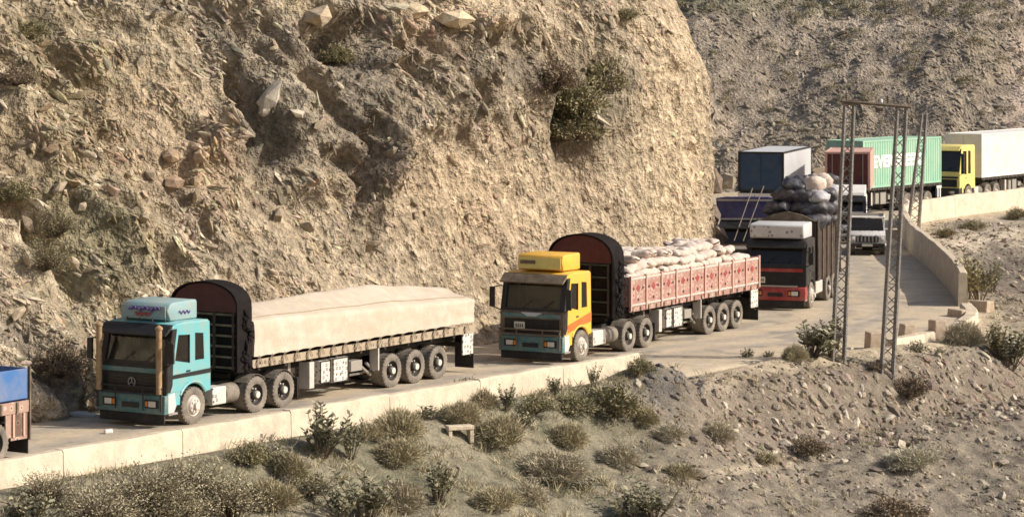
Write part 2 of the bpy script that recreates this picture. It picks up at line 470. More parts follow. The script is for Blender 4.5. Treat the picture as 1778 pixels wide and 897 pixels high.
def make_ground():
    xs = axis_steps([(-900, -60, 60), (-60, -17, 1.2), (-17, 27, 0.14), (27, 60, 0.6), (60, 960, 60)])
    ys = axis_steps([(-900, -20, 55), (-20, 60, 2.0), (60, 112, 0.15), (112, 180, 0.3), (180, 240, 2.0), (240, 1900, 80)])
    X, Y = np.meshgrid(xs, ys)
    Z = land_z(X, Y)
    ny, nx = X.shape
    V = np.stack([X.ravel(), Y.ravel(), Z.ravel()], 1)
    u, al = edge_dist(X.ravel(), Y.ravel())
    px, py = to_px(V)
    n1 = fbm(V[:, 0] * 0.35, V[:, 1] * 0.35, V[:, 0] * 0 + 2.2, 4)
    n2 = fbm(V[:, 0] * 1.4, V[:, 1] * 1.4, V[:, 0] * 0 + 6.2, 4)
    right = smooth01(px, 1000, 1250)
    col = pick((0.245, 0.215, 0.15),
               (smooth01(n1, -0.2, 0.4) * 0.85, (0.175, 0.160, 0.105)),
               (right * 0.75, (0.24, 0.20, 0.155)),
               (right * smooth01(n2, 0.0, 0.5) * 0.8, (0.18, 0.148, 0.115)),
               (smooth01(-n2, 0.25, 0.7) * 0.55, (0.36, 0.29, 0.205)),
               ((1 - smooth01(u, 0.5, 3.0)) * smooth01(px, 1090, 1180), (0.52, 0.42, 0.29)),
               (blob(px, py, 1690, 418, 130, 24, -14) * 0.95, (0.60, 0.50, 0.37)),
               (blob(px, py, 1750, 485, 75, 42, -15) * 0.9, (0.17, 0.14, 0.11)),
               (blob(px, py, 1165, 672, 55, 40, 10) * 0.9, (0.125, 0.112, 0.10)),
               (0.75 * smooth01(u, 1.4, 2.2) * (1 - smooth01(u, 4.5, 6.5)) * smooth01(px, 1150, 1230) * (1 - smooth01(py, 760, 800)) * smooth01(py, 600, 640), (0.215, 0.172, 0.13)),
               (blob(px, py, 1280, 815, 130, 9, -8) * 0.8, (0.42, 0.35, 0.25)))
    idx = np.arange(ny * nx).reshape(ny, nx)
    F = np.stack([idx[:-1, :-1], idx[:-1, 1:], idx[1:, 1:], idx[1:, :-1]], -1).reshape(-1, 4)
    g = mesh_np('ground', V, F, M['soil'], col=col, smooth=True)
    tag(g, 'dry brown valley slope falling away below the road', kind='structure')
    # the road: its own sheet above the ground
    cu = u[F].max(1); cX = V[F, 0].mean(1); cY = V[F, 1].mean(1)
    keep = (cu < 0.35) & (u[F].min(1) > -17) & (cY > 30) & (cY < 205) & (cX > -60) & (cX < 60)
    Fr = F[keep]
    used, inv = np.unique(Fr, return_inverse=True)
    Vr = V[used].copy(); ur = u[used]
    Vr[:, 2] = road_z(Vr[:, 0], Vr[:, 1]) + 0.012 * fbm(Vr[:, 0] * 0.8, Vr[:, 1] * 0.8, Vr[:, 0] * 0, 2) - 0.12 * smooth01(ur, -0.3, 0.3) * (smooth01(Vr[:, 0], 3.5, 6))
    a2 = al[used]
    wob = ur + 0.5 * fbm(a2 * 0.08, ur * 0.3, ur * 0 + 4, 2)
    tracks = np.exp(-((wob + 3.4) / 0.55) ** 2) + np.exp(-((wob + 5.3) / 0.55) ** 2) + np.exp(-((wob + 7.6) / 0.6) ** 2)
    nn = fbm(a2 * 0.25, ur * 0.9, ur * 0 + 9, 4)
    colr = pick((0.50, 0.405, 0.285),
                (tracks * 0.7 + 0.3 * smooth01(nn, -0.1, 0.5), (0.35, 0.305, 0.25)),
                (smooth01(fbm(Vr[:, 0] * 0.55, Vr[:, 1] * 0.55, ur * 0 + 12, 4), 0.28, 0.5) * 0.7, (0.27, 0.24, 0.205)),
                (smooth01(-wob, 2.2, 0.4) * 0.8, (0.54, 0.44, 0.31)),
                (smooth01(nn, 0.35, 0.7) * 0.5, (0.56, 0.46, 0.33)))
    r = mesh_np('road', Vr, inv.reshape(-1, 4), M['road'], col=colr, smooth=True)
    tag(r, 'dusty tan mountain road curving between cliff and parapet', kind='structure')
make_ground()

# ------------------------------------------------------------------ rock shapes for scatter
def rock_shape(sd, n=20, cut=3):
    r = np.random.default_rng(sd)
    t = (1 + 5 ** 0.5) / 2
    v = np.array([(-1, t, 0), (1, t, 0), (-1, -t, 0), (1, -t, 0), (0, -1, t), (0, 1, t), (0, -1, -t), (0, 1, -t), (t, 0, -1), (t, 0, 1), (-t, 0, -1), (-t, 0, 1)], float)
    v /= np.linalg.norm(v, axis=1)[:, None]
    f = np.array([(0, 11, 5), (0, 5, 1), (0, 1, 7), (0, 7, 10), (0, 10, 11), (1, 5, 9), (5, 11, 4), (11, 10, 2), (10, 7, 6), (7, 1, 8), (3, 9, 4), (3, 4, 2), (3, 2, 6), (3, 6, 8), (3, 8, 9), (4, 9, 5), (2, 4, 11), (6, 2, 10), (8, 6, 7), (9, 8, 1)])
    v = v * r.uniform(0.72, 1.2, (12, 1))
    for _ in range(cut):                       # cleaved faces
        d = r.normal(size=3); d /= np.linalg.norm(d)
        h = r.uniform(0.45, 0.7); s = v @ d
        v = v - np.maximum(s - h, 0)[:, None] * d
    return v, f
ROCKS = [rock_shape(100 + i) for i in range(10)]
def big_rock(sd):
    """a finer boulder: the cleaved shape once subdivided and roughened"""
    v, f = rock_shape(sd, cut=4)
    v = [tuple(p) for p in v]; cache = {}; nf = []
    def mid(a, b):
        k = (min(a, b), max(a, b))
        if k not in cache:
            v.append(tuple((np.array(v[a]) + np.array(v[b])) / 2)); cache[k] = len(v) - 1
        return cache[k]
    for a, b, c in f:
        ab, bc, ca = mid(a, b), mid(b, c), mid(c, a)
        nf += [(a, ab, ca), (b, bc, ab), (c, ca, bc), (ab, bc, ca)]
    V = np.array(v); r = np.random.default_rng(sd)
    V += 0.06 * np.stack([perlin(V[:, 0] * 2 + 5 * k, V[:, 1] * 2, V[:, 2] * 2 + sd) for k in range(3)], 1)
    return V, np.array(nf)
def frames(N, A):
    """orthonormal frames with z along N and x along A made perpendicular"""
    N = N / np.linalg.norm(N, axis=1)[:, None]
    A = A - (A * N).sum(1)[:, None] * N
    A /= np.maximum(np.linalg.norm(A, axis=1)[:, None], 1e-6)
    B = np.cross(N, A)
    return np.stack([A, B, N], 2)            # columns
def scatter_rocks(name, P, R, S, C, mat, label, parent=None):
    Vs = []; Fs = []; Cs = []; base = 0
    which = rng.integers(0, len(ROCKS), len(P))
    for k, (rv, rf) in enumerate(ROCKS):
        sel = np.where(which == k)[0]
        if len(sel) == 0: continue
        loc = rv[None] * S[sel][:, None, :]
        w = np.einsum('nij,nvj->nvi', R[sel], loc) + P[sel][:, None, :]
        n = len(sel)
        Vs.append(w.reshape(-1, 3)); Cs.append(np.repeat(C[sel], len(rv), 0))
        Fs.append((rf[None] + (np.arange(n) * len(rv))[:, None, None]).reshape(-1, 3) + base)
        base += n * len(rv)
    o = mesh_np(name, np.concatenate(Vs), np.concatenate(Fs), mat, col=np.concatenate(Cs), parent=parent, kind='stuff')
    if label: o['label'] = label
    return o

# ------------------------------------------------------------------ the cliff
CB = np.array([(-46, 33), (-30, 57.5), (-20, 73.5), (-14.3, 82.6), (-8, 92.2), (-1.5, 102), (4.2, 110.4), (7.0, 114.6), (8.2, 117.0), (8.6, 119.5), (8.6, 123), (7.6, 127), (3, 134), (-8, 146)], float)
def chaikin(P, n=2):
    for _ in range(n):
        Q = [P[0]]
        for a, b in zip(P[:-1], P[1:]): Q += [a * 0.75 + b * 0.25, a * 0.25 + b * 0.75]
        Q.append(P[-1]); P = np.array(Q)
    return P
def make_cliff():
    P = chaikin(CB, 3)
    seg = np.hypot(*(P[1:] - P[:-1]).T); s = np.concatenate([[0], np.cumsum(seg)])
    total = s[-1]
    a_corner = s[np.argmin(np.hypot(P[:, 0] - 7.9, P[:, 1] - 116.4))]
    A = axis_steps([(0, 34, 0.5), (34, a_corner + 8, 0.105), (a_corner + 8, total, 0.5)])
    H = axis_steps([(-0.6, 15.5, 0.105), (15.5, 24, 0.5)])
    bx = np.interp(A, s, P[:, 0]); by = np.interp(A, s, P[:, 1])
    tx = np.gradient(bx, A); ty = np.gradient(by, A); tl = np.hypot(tx, ty); tx /= tl; ty /= tl
    k = 41
    ker = np.ones(k) / k
    sm = lambda q: np.convolve(np.pad(q, k // 2, mode='edge'), ker, 'valid')
    tx2, ty2 = sm(tx), sm(ty); tl = np.hypot(tx2, ty2); tx2 /= tl; ty2 /= tl
    nx_, ny_ = ty2, -tx2                       # towards the road
    AA, HH = np.meshgrid(A, H)
    rel = AA - a_corner                        # metres before the corner (negative)
    # batter of the face: a loose slope on one side, an almost upright cut near the corner
    left = 1 - smooth01(rel, -34, -14)
    cot_lo = 0.05 + 0.12 * (1 - smooth01(rel, -12, -2)) + 0.5 * left + 0.12 * smooth01(rel, 1.5, 6)
    cot_hi = 0.40 + 0.35 * left
    hb = 9.6 + 0.5 * np.sin(AA * 0.6)
    hp = np.maximum(HH, 0)
    off = cot_lo * np.minimum(hp, hb) + cot_hi * np.maximum(hp - hb, 0) + 0.028 * np.maximum(hp - hb, 0) ** 2
    # a foot of fallen material
    off = off - 0.55 * np.exp(-hp / 0.5)
    NX, NY = np.broadcast_to(nx_, AA.shape), np.broadcast_to(ny_, AA.shape)
    X = np.broadcast_to(bx, AA.shape) - NX * off; Y = np.broadcast_to(by, AA.shape) - NY * off; Z = HH.copy()
    px, py = to_px(np.stack([X, Y, Z], -1))
    rough = np.clip(1 - smooth01(px, 720, 1050), 0, 1)      # rugged strata on one side, packed earth on the other
    rough = np.maximum(rough, 0.75 * blob(px, py, 900, 30, 260, 90)) + 0.55 * blob(px, py, 1000, 190, 90, 90)
    rough = rough * (1 - 0.72 * smooth01(px, 590, 720) * smooth01(py, 190, 300)) * (1 - 0.55 * smooth01(px, 330, 420) * smooth01(py, 300, 380))
    rough = np.clip(rough, 0.07, 1)
    l = AA * 0.66 - HH * 0.75; n = AA * 0.75 + HH * 0.66
    warp = 0.6 * fbm(AA * 0.25, HH * 0.25, AA * 0 + 1.1, 3)
    d = 0.75 * rough * fbm(AA * 0.16, HH * 0.16, AA * 0 + 4.0, 3)
    band = ridged(l * 0.12 + warp, n * 0.5 + warp, AA * 0 + 2.0, 2, 0.5)
    d = d + 0.48 * rough * band
    l2 = AA * 0.40 - HH * 0.92; n2 = AA * 0.92 + HH * 0.40
    gully = ridged(l2 * 0.07, n2 * 0.30 + 0.4 * warp, AA * 0 + 15.0, 2, 0.5)
    d = d + 0.42 * np.maximum(rough, 0.25) * gully
    st = n * 1.1 + 1.2 * warp
    tri = np.abs((st % 1.0) - 0.35)
    d = d + 0.24 * rough * np.where((st % 1.0) < 0.35, tri / 0.35, tri / 0.65) * smooth01(fbm(AA * 0.3, HH * 0.3, AA * 0 + 7.7, 2), -0.3, 0.3)
    d = d + (0.06 + 0.10 * rough) * fbm(l * 0.7, n * 1.9, AA * 0 + 9.0, 4, 0.5)
    d = d + (0.05 + 0.03 * rough) * fbm(AA * 2.5, HH * 2.5, AA * 0 + 3.0, 3)
    d = d + 0.20 * (1 - rough) * fbm(AA * 0.45, HH * 0.18, AA * 0 + 13.0, 3)
    # erosion runnels on the earth face
    d = d - 0.10 * (1 - rough) * np.maximum(ridged(AA * 0.9 + 0.25 * HH, HH * 0.1, AA * 0 + 21, 2) - 0.7, 0)
    g = lambda cx, cy, rx, ry, an=0: blob(px, py, cx, cy, rx, ry, an)
    # named features of this face: crevices, hollows, ledges and outcrops
    d = 1.25 * d
    d = d - 1.7 * g(620, 310, 15, 90, 6) + 0.7 * g(655, 300, 17, 80, 6) - 0.9 * g(665, 195, 16, 45) - 0.8 * g(640, 400, 10, 50, 4)
    d = d + 0.7 * g(560, 24, 52, 18) - 1.5 * g(570, 80, 55, 34) + 0.7 * g(650, 80, 22, 60) - 0.4 * g(600, 110, 60, 30)
    d = d + 0.9 * g(470, 190, 26, 55, -28) - 1.3 * g(418, 240, 26, 80, -15) - 0.8 * g(455, 285, 18, 50, -20)
    d = d - 1.7 * g(975, 195, 30, 100, -14) + 0.8 * g(1018, 210, 18, 70, -10) - 1.0 * g(1045, 140, 30, 36) + 0.5 * g(1085, 150, 18, 50) + 0.4 * g(930, 130, 28, 60)
    d = d + 0.55 * g(790, 42, 60, 20) - 0.5 * g(820, 90, 70, 26)
    d = d - 1.3 * g(445, 60, 13, 80, -38) + 0.35 * g(480, 90, 14, 70, -38)
    d = d + 0.6 * g(330, 270, 46, 38) - 0.5 * g(300, 330, 40, 20)
    d = d - 1.1 * g(42, 440, 18, 120, -36) + 0.5 * g(10, 470, 26, 60, -30)
    d = d - 0.6 * g(110, 75, 42, 24) - 0.5 * g(75, 300, 26, 60, -10) - 0.5 * g(130, 335, 20, 60)
    d = d + 0.45 * g(80, 660, 36, 60) - 0.5 * g(128, 690, 26, 55)
    d = d - 0.45 * g(1202, 265, 9, 16) - 0.3 * g(1165, 125, 16, 12) - 0.45 * g(1058, 48, 18, 9)
    deep = (1.3 * g(620, 310, 18, 95, 6) + g(665, 195, 18, 45) + g(570, 80, 60, 36) + g(418, 240, 28, 80, -15) + g(975, 195, 34, 105, -14) + g(1045, 140, 32, 38)).clip(0, 1)
    sl = np.clip(cot_lo, 0, 1.2); nz = sl / np.sqrt(1 + sl * sl); nh = 1 / np.sqrt(1 + sl * sl)
    X = X + NX * d * nh; Y = Y + NY * d * nh; Z = Z + d * nz * 0.8
    V = np.stack([X.ravel(), Y.ravel(), Z.ravel()], 1)
    # rock types, with some light and shade painted into the tones
    p1 = fbm(AA * 0.22, HH * 0.22, AA * 0 + 31.0, 4).ravel(); p2 = fbm(l * 0.5, n * 1.6, AA * 0 + 37.0, 4).ravel()
    p3 = fbm(AA * 1.1, HH * 1.1, AA * 0 + 41.0, 3).ravel()
    ro = rough.ravel(); px1, py1 = px.ravel(), py.ravel()
    bd = band.ravel(); gd = gully.ravel()
    col = pick((0.46, 0.37, 0.265),
               (ro * smooth01(p1, -0.25, 0.45) * 0.8, (0.36, 0.30, 0.225)),
               (ro * smooth01(p2, 0.0, 0.5) * 0.6, (0.28, 0.24, 0.19)),
               (ro * smooth01(-bd, -0.3, 0.5) * 0.55, (0.25, 0.215, 0.175)),
               (smooth01(gd, 0.7, 1.3) * 0.4, (0.54, 0.45, 0.335)),
               (ro * smooth01(np.sin((n.ravel() + 1.6 * warp.ravel()) * 1.15), 0.35, 0.8) * smooth01(p1, -0.5, 0.2) * 0.6, (0.245, 0.215, 0.18)),
               (ro * smooth01(np.sin((n.ravel() + 1.6 * warp.ravel()) * 1.15 + 2.4), 0.55, 0.9) * 0.45, (0.54, 0.46, 0.35)),
               (smooth01(-p2, 0.1, 0.6) * 0.6, (0.52, 0.43, 0.32)),
               (smooth01(-p1, 0.2, 0.6) * 0.55, (0.42, 0.31, 0.225)),
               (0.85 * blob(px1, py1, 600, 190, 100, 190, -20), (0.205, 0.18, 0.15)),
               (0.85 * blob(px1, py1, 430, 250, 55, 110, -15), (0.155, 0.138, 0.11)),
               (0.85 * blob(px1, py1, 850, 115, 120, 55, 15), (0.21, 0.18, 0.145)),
               (0.9 * blob(px1, py1, 1000, 190, 78, 85, 0), (0.135, 0.12, 0.092)),  # dark rock, with the hollow's shade put into the colour
               (0.7 * blob(px1, py1, 60, 130, 180, 130, 20), (0.30, 0.25, 0.16)),
               (0.75 * blob(px1, py1, 110, 430, 110, 190, -25), (0.24, 0.215, 0.13)),
               (0.8 * blob(px1, py1, 465, 185, 22, 60, -28), (0.50, 0.43, 0.33)),
               (0.95 * blob(px1, py1, 472, 0, 75, 34, 0), (0.64, 0.53, 0.37)),
               (0.85 * blob(px1, py1, 775, 22, 90, 32, 0), (0.62, 0.50, 0.35)),
               (0.85 * blob(px1, py1, 612, 320, 30, 110, 6), (0.16, 0.138, 0.112)),  # shade inside the crevice painted into the colour
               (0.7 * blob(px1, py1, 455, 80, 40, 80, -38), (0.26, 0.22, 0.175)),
               (0.95 * blob(px1, py1, 14, 455, 17, 120, -36), (0.62, 0.53, 0.40)),
               (0.7 * blob(px1, py1, 800, 330, 150, 100, 10), (0.54, 0.42, 0.295)),
               (0.7 * smooth01(px1, 1070, 1180) * smooth01(rel.ravel(), 1.5, -1), (0.62, 0.50, 0.355)),  # sunlit brightness of the corner edge painted as paler colour
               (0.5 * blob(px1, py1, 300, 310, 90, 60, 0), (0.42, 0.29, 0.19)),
               (smooth01(rel.ravel(), 1.2, 3.0) * 0.8, (0.25, 0.19, 0.14)))  # shaded far side past the corner painted as darker brown
    col = col * np.array((0.95, 0.925, 0.875))
    ny, nx = AA.shape
    idx = np.arange(ny * nx).reshape(ny, nx)
    F = np.stack([idx[:-1, :-1], idx[:-1, 1:], idx[1:, 1:], idx[1:, :-1]], -1).reshape(-1, 4)
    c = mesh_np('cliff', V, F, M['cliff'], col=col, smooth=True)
    tag(c, 'tall tan cliff of crumbling rock and earth cut beside the road', kind='structure')
    # surface frames for the scatter
    G = V.reshape(ny, nx, 3)
    da = np.gradient(G, axis=1); dh = np.gradient(G, axis=0)
    N = np.cross(da, dh); N /= np.maximum(np.linalg.norm(N, axis=2)[..., None], 1e-9)
    strata = 0.66 * da / np.maximum(np.linalg.norm(da, axis=2)[..., None], 1e-9) - 0.75 * dh / np.maximum(np.linalg.norm(dh, axis=2)[..., None], 1e-9)
    return G, N, strata, np.where(deep > .45, 0, rough), px, py, col.reshape(ny, nx, 3), AA, HH
CL = make_cliff()

def cliff_scatter():
    G, N, S, rough, px, py, col, AA, HH = CL
    vis = ((px > -40) & (px < 1235) & (py > -40) & (py < 740) & (HH < 15.3)).ravel()
    clump = fbm(AA * 0.5, HH * 0.5, AA * 0 + 51, 3).ravel()
    w = vis * (0.03 * (rough.ravel() > 0) + rough.ravel()) * (0.06 + smooth01(clump, -0.05, 0.45))
    w = w / w.sum()
    n = 24000
    idx = rng.choice(len(w), n, p=w)
    P = G.reshape(-1, 3)[idx]; Nn = N.reshape(-1, 3)[idx] + rng.normal(0, 0.30, (n, 3)); A = S.reshape(-1, 3)[idx] + rng.normal(0, 0.30, (n, 3))
    R = frames(Nn, A)
    sz = np.clip(rng.lognormal(-3.05, 0.55, n), 0.025, 0.24)
    S3 = np.stack([sz * rng.uniform(1.4, 3.6, n), sz * rng.uniform(0.5, 1.0, n), sz * rng.uniform(0.3, 0.65, n)], 1)
    P = P - Nn / np.linalg.norm(Nn, axis=1)[:, None] * (S3[:, 2] * 0.25)[:, None]
    v = rng.uniform(0.55, 1.4, (n, 1))
    C = col.reshape(-1, 3)[idx] * v * (1 + rng.normal(0, 0.05, (n, 3)))
    pale = rng.random(n) < 0.10
    C[pale] = np.array((0.56, 0.47, 0.35)) * rng.uniform(0.85, 1.1, (pale.sum(), 1))
    scatter_rocks('cliff_rubble', P, R, S3, C, M['rock'], 'loose shards and rubble lodged all over the cliff face')
cliff_scatter()

def cliff_point(x, y):
    G, N, S, rough, px, py, col, AA, HH = CL
    fpx, fpy = to_px(G)
    d = (fpx - x) ** 2 + (fpy - y) ** 2
    d = np.where(np.abs(G[..., 1]) > 60, d, 1e12)
    # of the nearest few, the one closest to the camera
    flat = np.argsort(d.ravel())[:6]
    k = flat[np.argmin(G.reshape(-1, 3)[flat, 1])]
    return Vector(G.reshape(-1, 3)[k]), Vector(N.reshape(-1, 3)[k]), col.reshape(-1, 3)[k]

# ------------------------------------------------------------------ the far hill
def make_hill():
    us = axis_steps([(-60, -4, 4), (-4, 62, 0.28), (62, 160, 5)])
    vs = axis_steps([(0, 30, 0.30), (30, 58, 2)])
    U, Vv = np.meshgrid(us, vs)
    y0 = 186 + 0.16 * U + 2.0 * np.sin(U * 0.13)
    gul = fbm((U - 0.45 * Vv) * 0.09, Vv * 0.05, U * 0 + 61, 4)
    slope = 0.66 + 0.06 * np.sin(U * 0.07)
    Z = -0.5 + slope * Vv + 1.3 * gul + 0.22 * ridged((U + 0.6 * Vv) * 0.22, (Vv - 0.4 * U) * 0.10, U * 0 + 64, 4, 0.55) * smooth01(Vv, 0, 4) + 0.20 * fbm(U * 0.7, Vv * 0.7, U * 0 + 67, 4)
    Z = np.where(Vv > 40, Z + 0.15 * (Vv - 40), Z)
    X = U + 0.0 * Vv; Y = y0 + Vv
    px, py = to_px(np.stack([X, Y, Z], -1))
    bench = blob(px, py, 1490, 42, 80, 13, 2)
    Z = Z - 0.0 * bench
    V = np.stack([X.ravel(), Y.ravel(), Z.ravel()], 1)
    p1 = fbm(U * 0.12, Vv * 0.12, U * 0 + 71, 4).ravel(); p2 = fbm((U + 0.6 * Vv) * 0.5, (Vv - 0.5 * U) * 0.25, U * 0 + 73, 4).ravel()
    qx, qy = px.ravel(), py.ravel()
    col = pick((0.31, 0.255, 0.195),
               (smooth01(p1, -0.2, 0.5) * 0.6, (0.29, 0.24, 0.17)),
               (smooth01(p2, 0.05, 0.6) * 0.6, (0.25, 0.20, 0.15)),
               (smooth01(-p2, 0.15, 0.6) * 0.5, (0.42, 0.34, 0.255)),
               (0.85 * bench.ravel(), (0.60, 0.49, 0.37)),
               (0.8 * smooth01(qy, 45, 5) * smooth01(p1, -0.3, 0.2), (0.24, 0.22, 0.15)),
               (0.75 * smooth01(qx, 1735, 1775) * smooth01(qy, 40, 90), (0.60, 0.47, 0.37)),
               (0.6 * blob(qx, qy, 1270, 230, 30, 20, 0), (0.60, 0.47, 0.36)))
    ny, nx = U.shape; idx = np.arange(ny * nx).reshape(ny, nx)
    F = np.stack([idx[:-1, :-1], idx[:-1, 1:], idx[1:, 1:], idx[1:, :-1]], -1).reshape(-1, 4)
    h = mesh_np('hill', V, F, M['hill'], col=col, smooth=True)
    tag(h, 'dark brown scree hillside rising behind the container lorries', kind='structure')
    G = V.reshape(ny, nx, 3); da = np.gradient(G, axis=1); dh = np.gradient(G, axis=0)
    N = np.cross(da, dh); N /= np.linalg.norm(N, axis=2)[..., None]
    S = 0.7 * da / np.linalg.norm(da, axis=2)[..., None] - 0.7 * dh / np.linalg.norm(dh, axis=2)[..., None]
    vis = ((px > 1130) & (px < 1830) & (py > -30) & (py < 360)).ravel()
    w = vis * (0.3 + smooth01(p1, -0.4, 0.4)); w = w / w.sum()
    n = 9000
    k = rng.choice(len(w), n, p=w)
    P = V[k]; R = frames(N.reshape(-1, 3)[k] + rng.normal(0, 0.3, (n, 3)), S.reshape(-1, 3)[k] + rng.normal(0, 0.4, (n, 3)))
    sz = np.clip(rng.lognormal(-2.6, 0.5, n), 0.04, 0.34)
    S3 = np.stack([sz * rng.uniform(1.2, 3.2, n), sz * rng.uniform(0.6, 1.1, n), sz * rng.uniform(0.5, 0.9, n)], 1)
    C = col[k] * rng.uniform(0.8, 1.25, (n, 1))
    pale = rng.random(n) < 0.07; C[pale] = np.array((0.46, 0.40, 0.32)) * rng.uniform(0.8, 1.1, (pale.sum(), 1))
    scatter_rocks('hillside_rubble', P, R, S3, C, M['rock'], 'loose stones strewn over the dark hillside behind the lorries')
make_hill()

# ------------------------------------------------------------------ scree and stones on the slope
def slope_scatter():
    n = 110000
    X = rng.uniform(-14, 32, n); Y = rng.uniform(62, 165, n)
    u, al = edge_dist(X, Y)
    Z = land_z(X, Y)
    px, py = to_px(np.stack([X, Y, Z], 1))
    den = 0.05 + 0.55 * smooth01(px, 1000, 1250) + 0.55 * blob(px, py, 1340, 720, 210, 80, 20) + 1.2 * blob(px, py, 1170, 680, 60, 40, 10) + 0.18 * smooth01(py, 780, 900) * smooth01(px, 950, 1200)
    den = den * (0.35 + 1.1 * smooth01(fbm(X * 0.5, Y * 0.5, X * 0 + 81, 3), -0.2, 0.5))
    den = den * np.where(u > 1.2, 1, 0.05) * ((px > -30) & (px < 1810) & (py < 940) & (py > 380))
    den = den * np.where(u < 0.5, 0, 1)
    bank = smooth01(u, 1.6, 2.6) * (1 - smooth01(u, 4.6, 6.0)) * smooth01(X, 4, 8) * (1 - smooth01(Y, 112, 122)) * ((px > -30) & (px < 1810))
    den = den + 0.8 * bank
    k = np.where(rng.random(n) < den * np.minimum(1, (90 / Y) ** -1.0))[0]
    n = len(k)
    X, Y, Z, px, bank = X[k], Y[k], Z[k], px[k], bank[k]
    e = 0.1
    N = np.stack([-(land_z(X + e, Y) - land_z(X - e, Y)) / (2 * e), -(land_z(X, Y + e) - land_z(X, Y - e)) / (2 * e), np.ones(n)], 1)
    A = np.tile(np.array((0.75, -0.6, -0.3)), (n, 1)) + rng.normal(0, 0.5, (n, 3))
    R = frames(N + rng.normal(0, 0.3, (n, 3)), A)
    sz = np.clip(rng.lognormal(-2.95, 0.5, n), 0.022, 0.19) * (1 + 0.45 * bank)
    S3 = np.stack([sz * rng.uniform(1.0, 1.9, n), sz * rng.uniform(0.7, 1.1, n), sz * rng.uniform(0.5, 0.9, n)], 1)
    P = np.stack([X, Y, Z + S3[:, 2] * 0.05], 1)
    C = np.array((0.28, 0.225, 0.17)) * rng.uniform(0.7, 1.3, (n, 1)) * (1 + rng.normal(0, 0.04, (n, 3)))
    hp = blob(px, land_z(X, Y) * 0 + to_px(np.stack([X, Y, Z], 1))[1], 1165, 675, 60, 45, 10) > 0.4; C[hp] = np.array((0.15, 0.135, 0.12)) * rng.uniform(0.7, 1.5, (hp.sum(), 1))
    pale = (rng.random(n) < 0.12) & ~hp; C[pale] = np.array((0.55, 0.47, 0.36)) * rng.uniform(0.85, 1.1, (pale.sum(), 1))
    scatter_rocks('scree', P, R, S3, C, M['rock'], 'loose scree stones spread over the slope below the road')
slope_scatter()

BIG = [big_rock(300 + i) for i in range(6)]
BIG_MESH = {}
def boulder(name, p, size, rot, c, label, cat='rock', group=None, shape=0):
    V, F = BIG[shape % len(BIG)]
    ck = (shape % len(BIG), tuple(np.round(c, 2)))
    if ck not in BIG_MESH:
        o = mesh_np(name, V, F, M['rock'], col=np.tile(np.array(c), (len(V), 1)))
        BIG_MESH[ck] = o.data
    else:
        o = bpy.data.objects.new(name, BIG_MESH[ck]); COL.objects.link(o)
    o.location = p; o.scale = size; o.rotation_euler = rot
    return tag(o, label, cat, group)
USED = {}
def place_words(x, y, marks):
    """nearest landmark and the side of it a thing lies on"""
    nm, mx, my = min(marks, key=lambda m: (m[1] - x) ** 2 + (m[2] - y) ** 2)
    dx, dy = x - mx, y - my
    side = ('right of' if dx > 0 else 'left of') if abs(dx) > abs(dy) else ('below' if dy > 0 else 'above')
    return side, nm
def rock_label(x, y, tone, marks):
    side, nm = place_words(x, y, marks)
    q = (tone, side, nm); USED[q] = USED.get(q, 0) + 1
    rank = ['', 'second ', 'third ', 'fourth ', 'fifth ', 'sixth ', 'seventh ', 'eighth ', 'ninth ', 'tenth '][USED[q] - 1]
    return '%s%s angular rock %s %s' % (rank, tone, side, nm)
CLIFF_MARKS = [('the long pale cliff slab', 465, 185), ('the overhanging ledge at the cliff top', 555, 30), ('the perched cream boulder', 785, 36), ('the reddish boulder clump', 315, 290), ('the dark crevice in the cliff', 620, 310),
               ('the pale gully on the left slope', 20, 450), ('the top left cliff shrub', 55, 60), ('the round brown shrub at the cliff foot', 100, 620), ('the teal lorry roof box', 290, 500), ('the teal lorry headboard', 370, 480), ('the two grey green slope shrubs', 100, 420), ('the cliff top diagonal cleft', 440, 50)]
SLOPE_MARKS = [('the left pylon leg', 1455, 640), ('the right pylon leg', 1540, 640), ('the dark twiggy bush below the pylon', 1580, 670), ('the pale mound bush', 1580, 790), ('the brown scree bush', 1405, 770), ('the dark waxy roadside shrub', 1410, 600),
               ('the spoil heap at the wall end', 1150, 640), ('the grey tuft at the scree edge', 1245, 745), ('the wide bottom edge shrub', 1135, 870), ('the large right edge shrub', 1755, 620), ('the dark bottom edge scree bush', 1545, 880)]
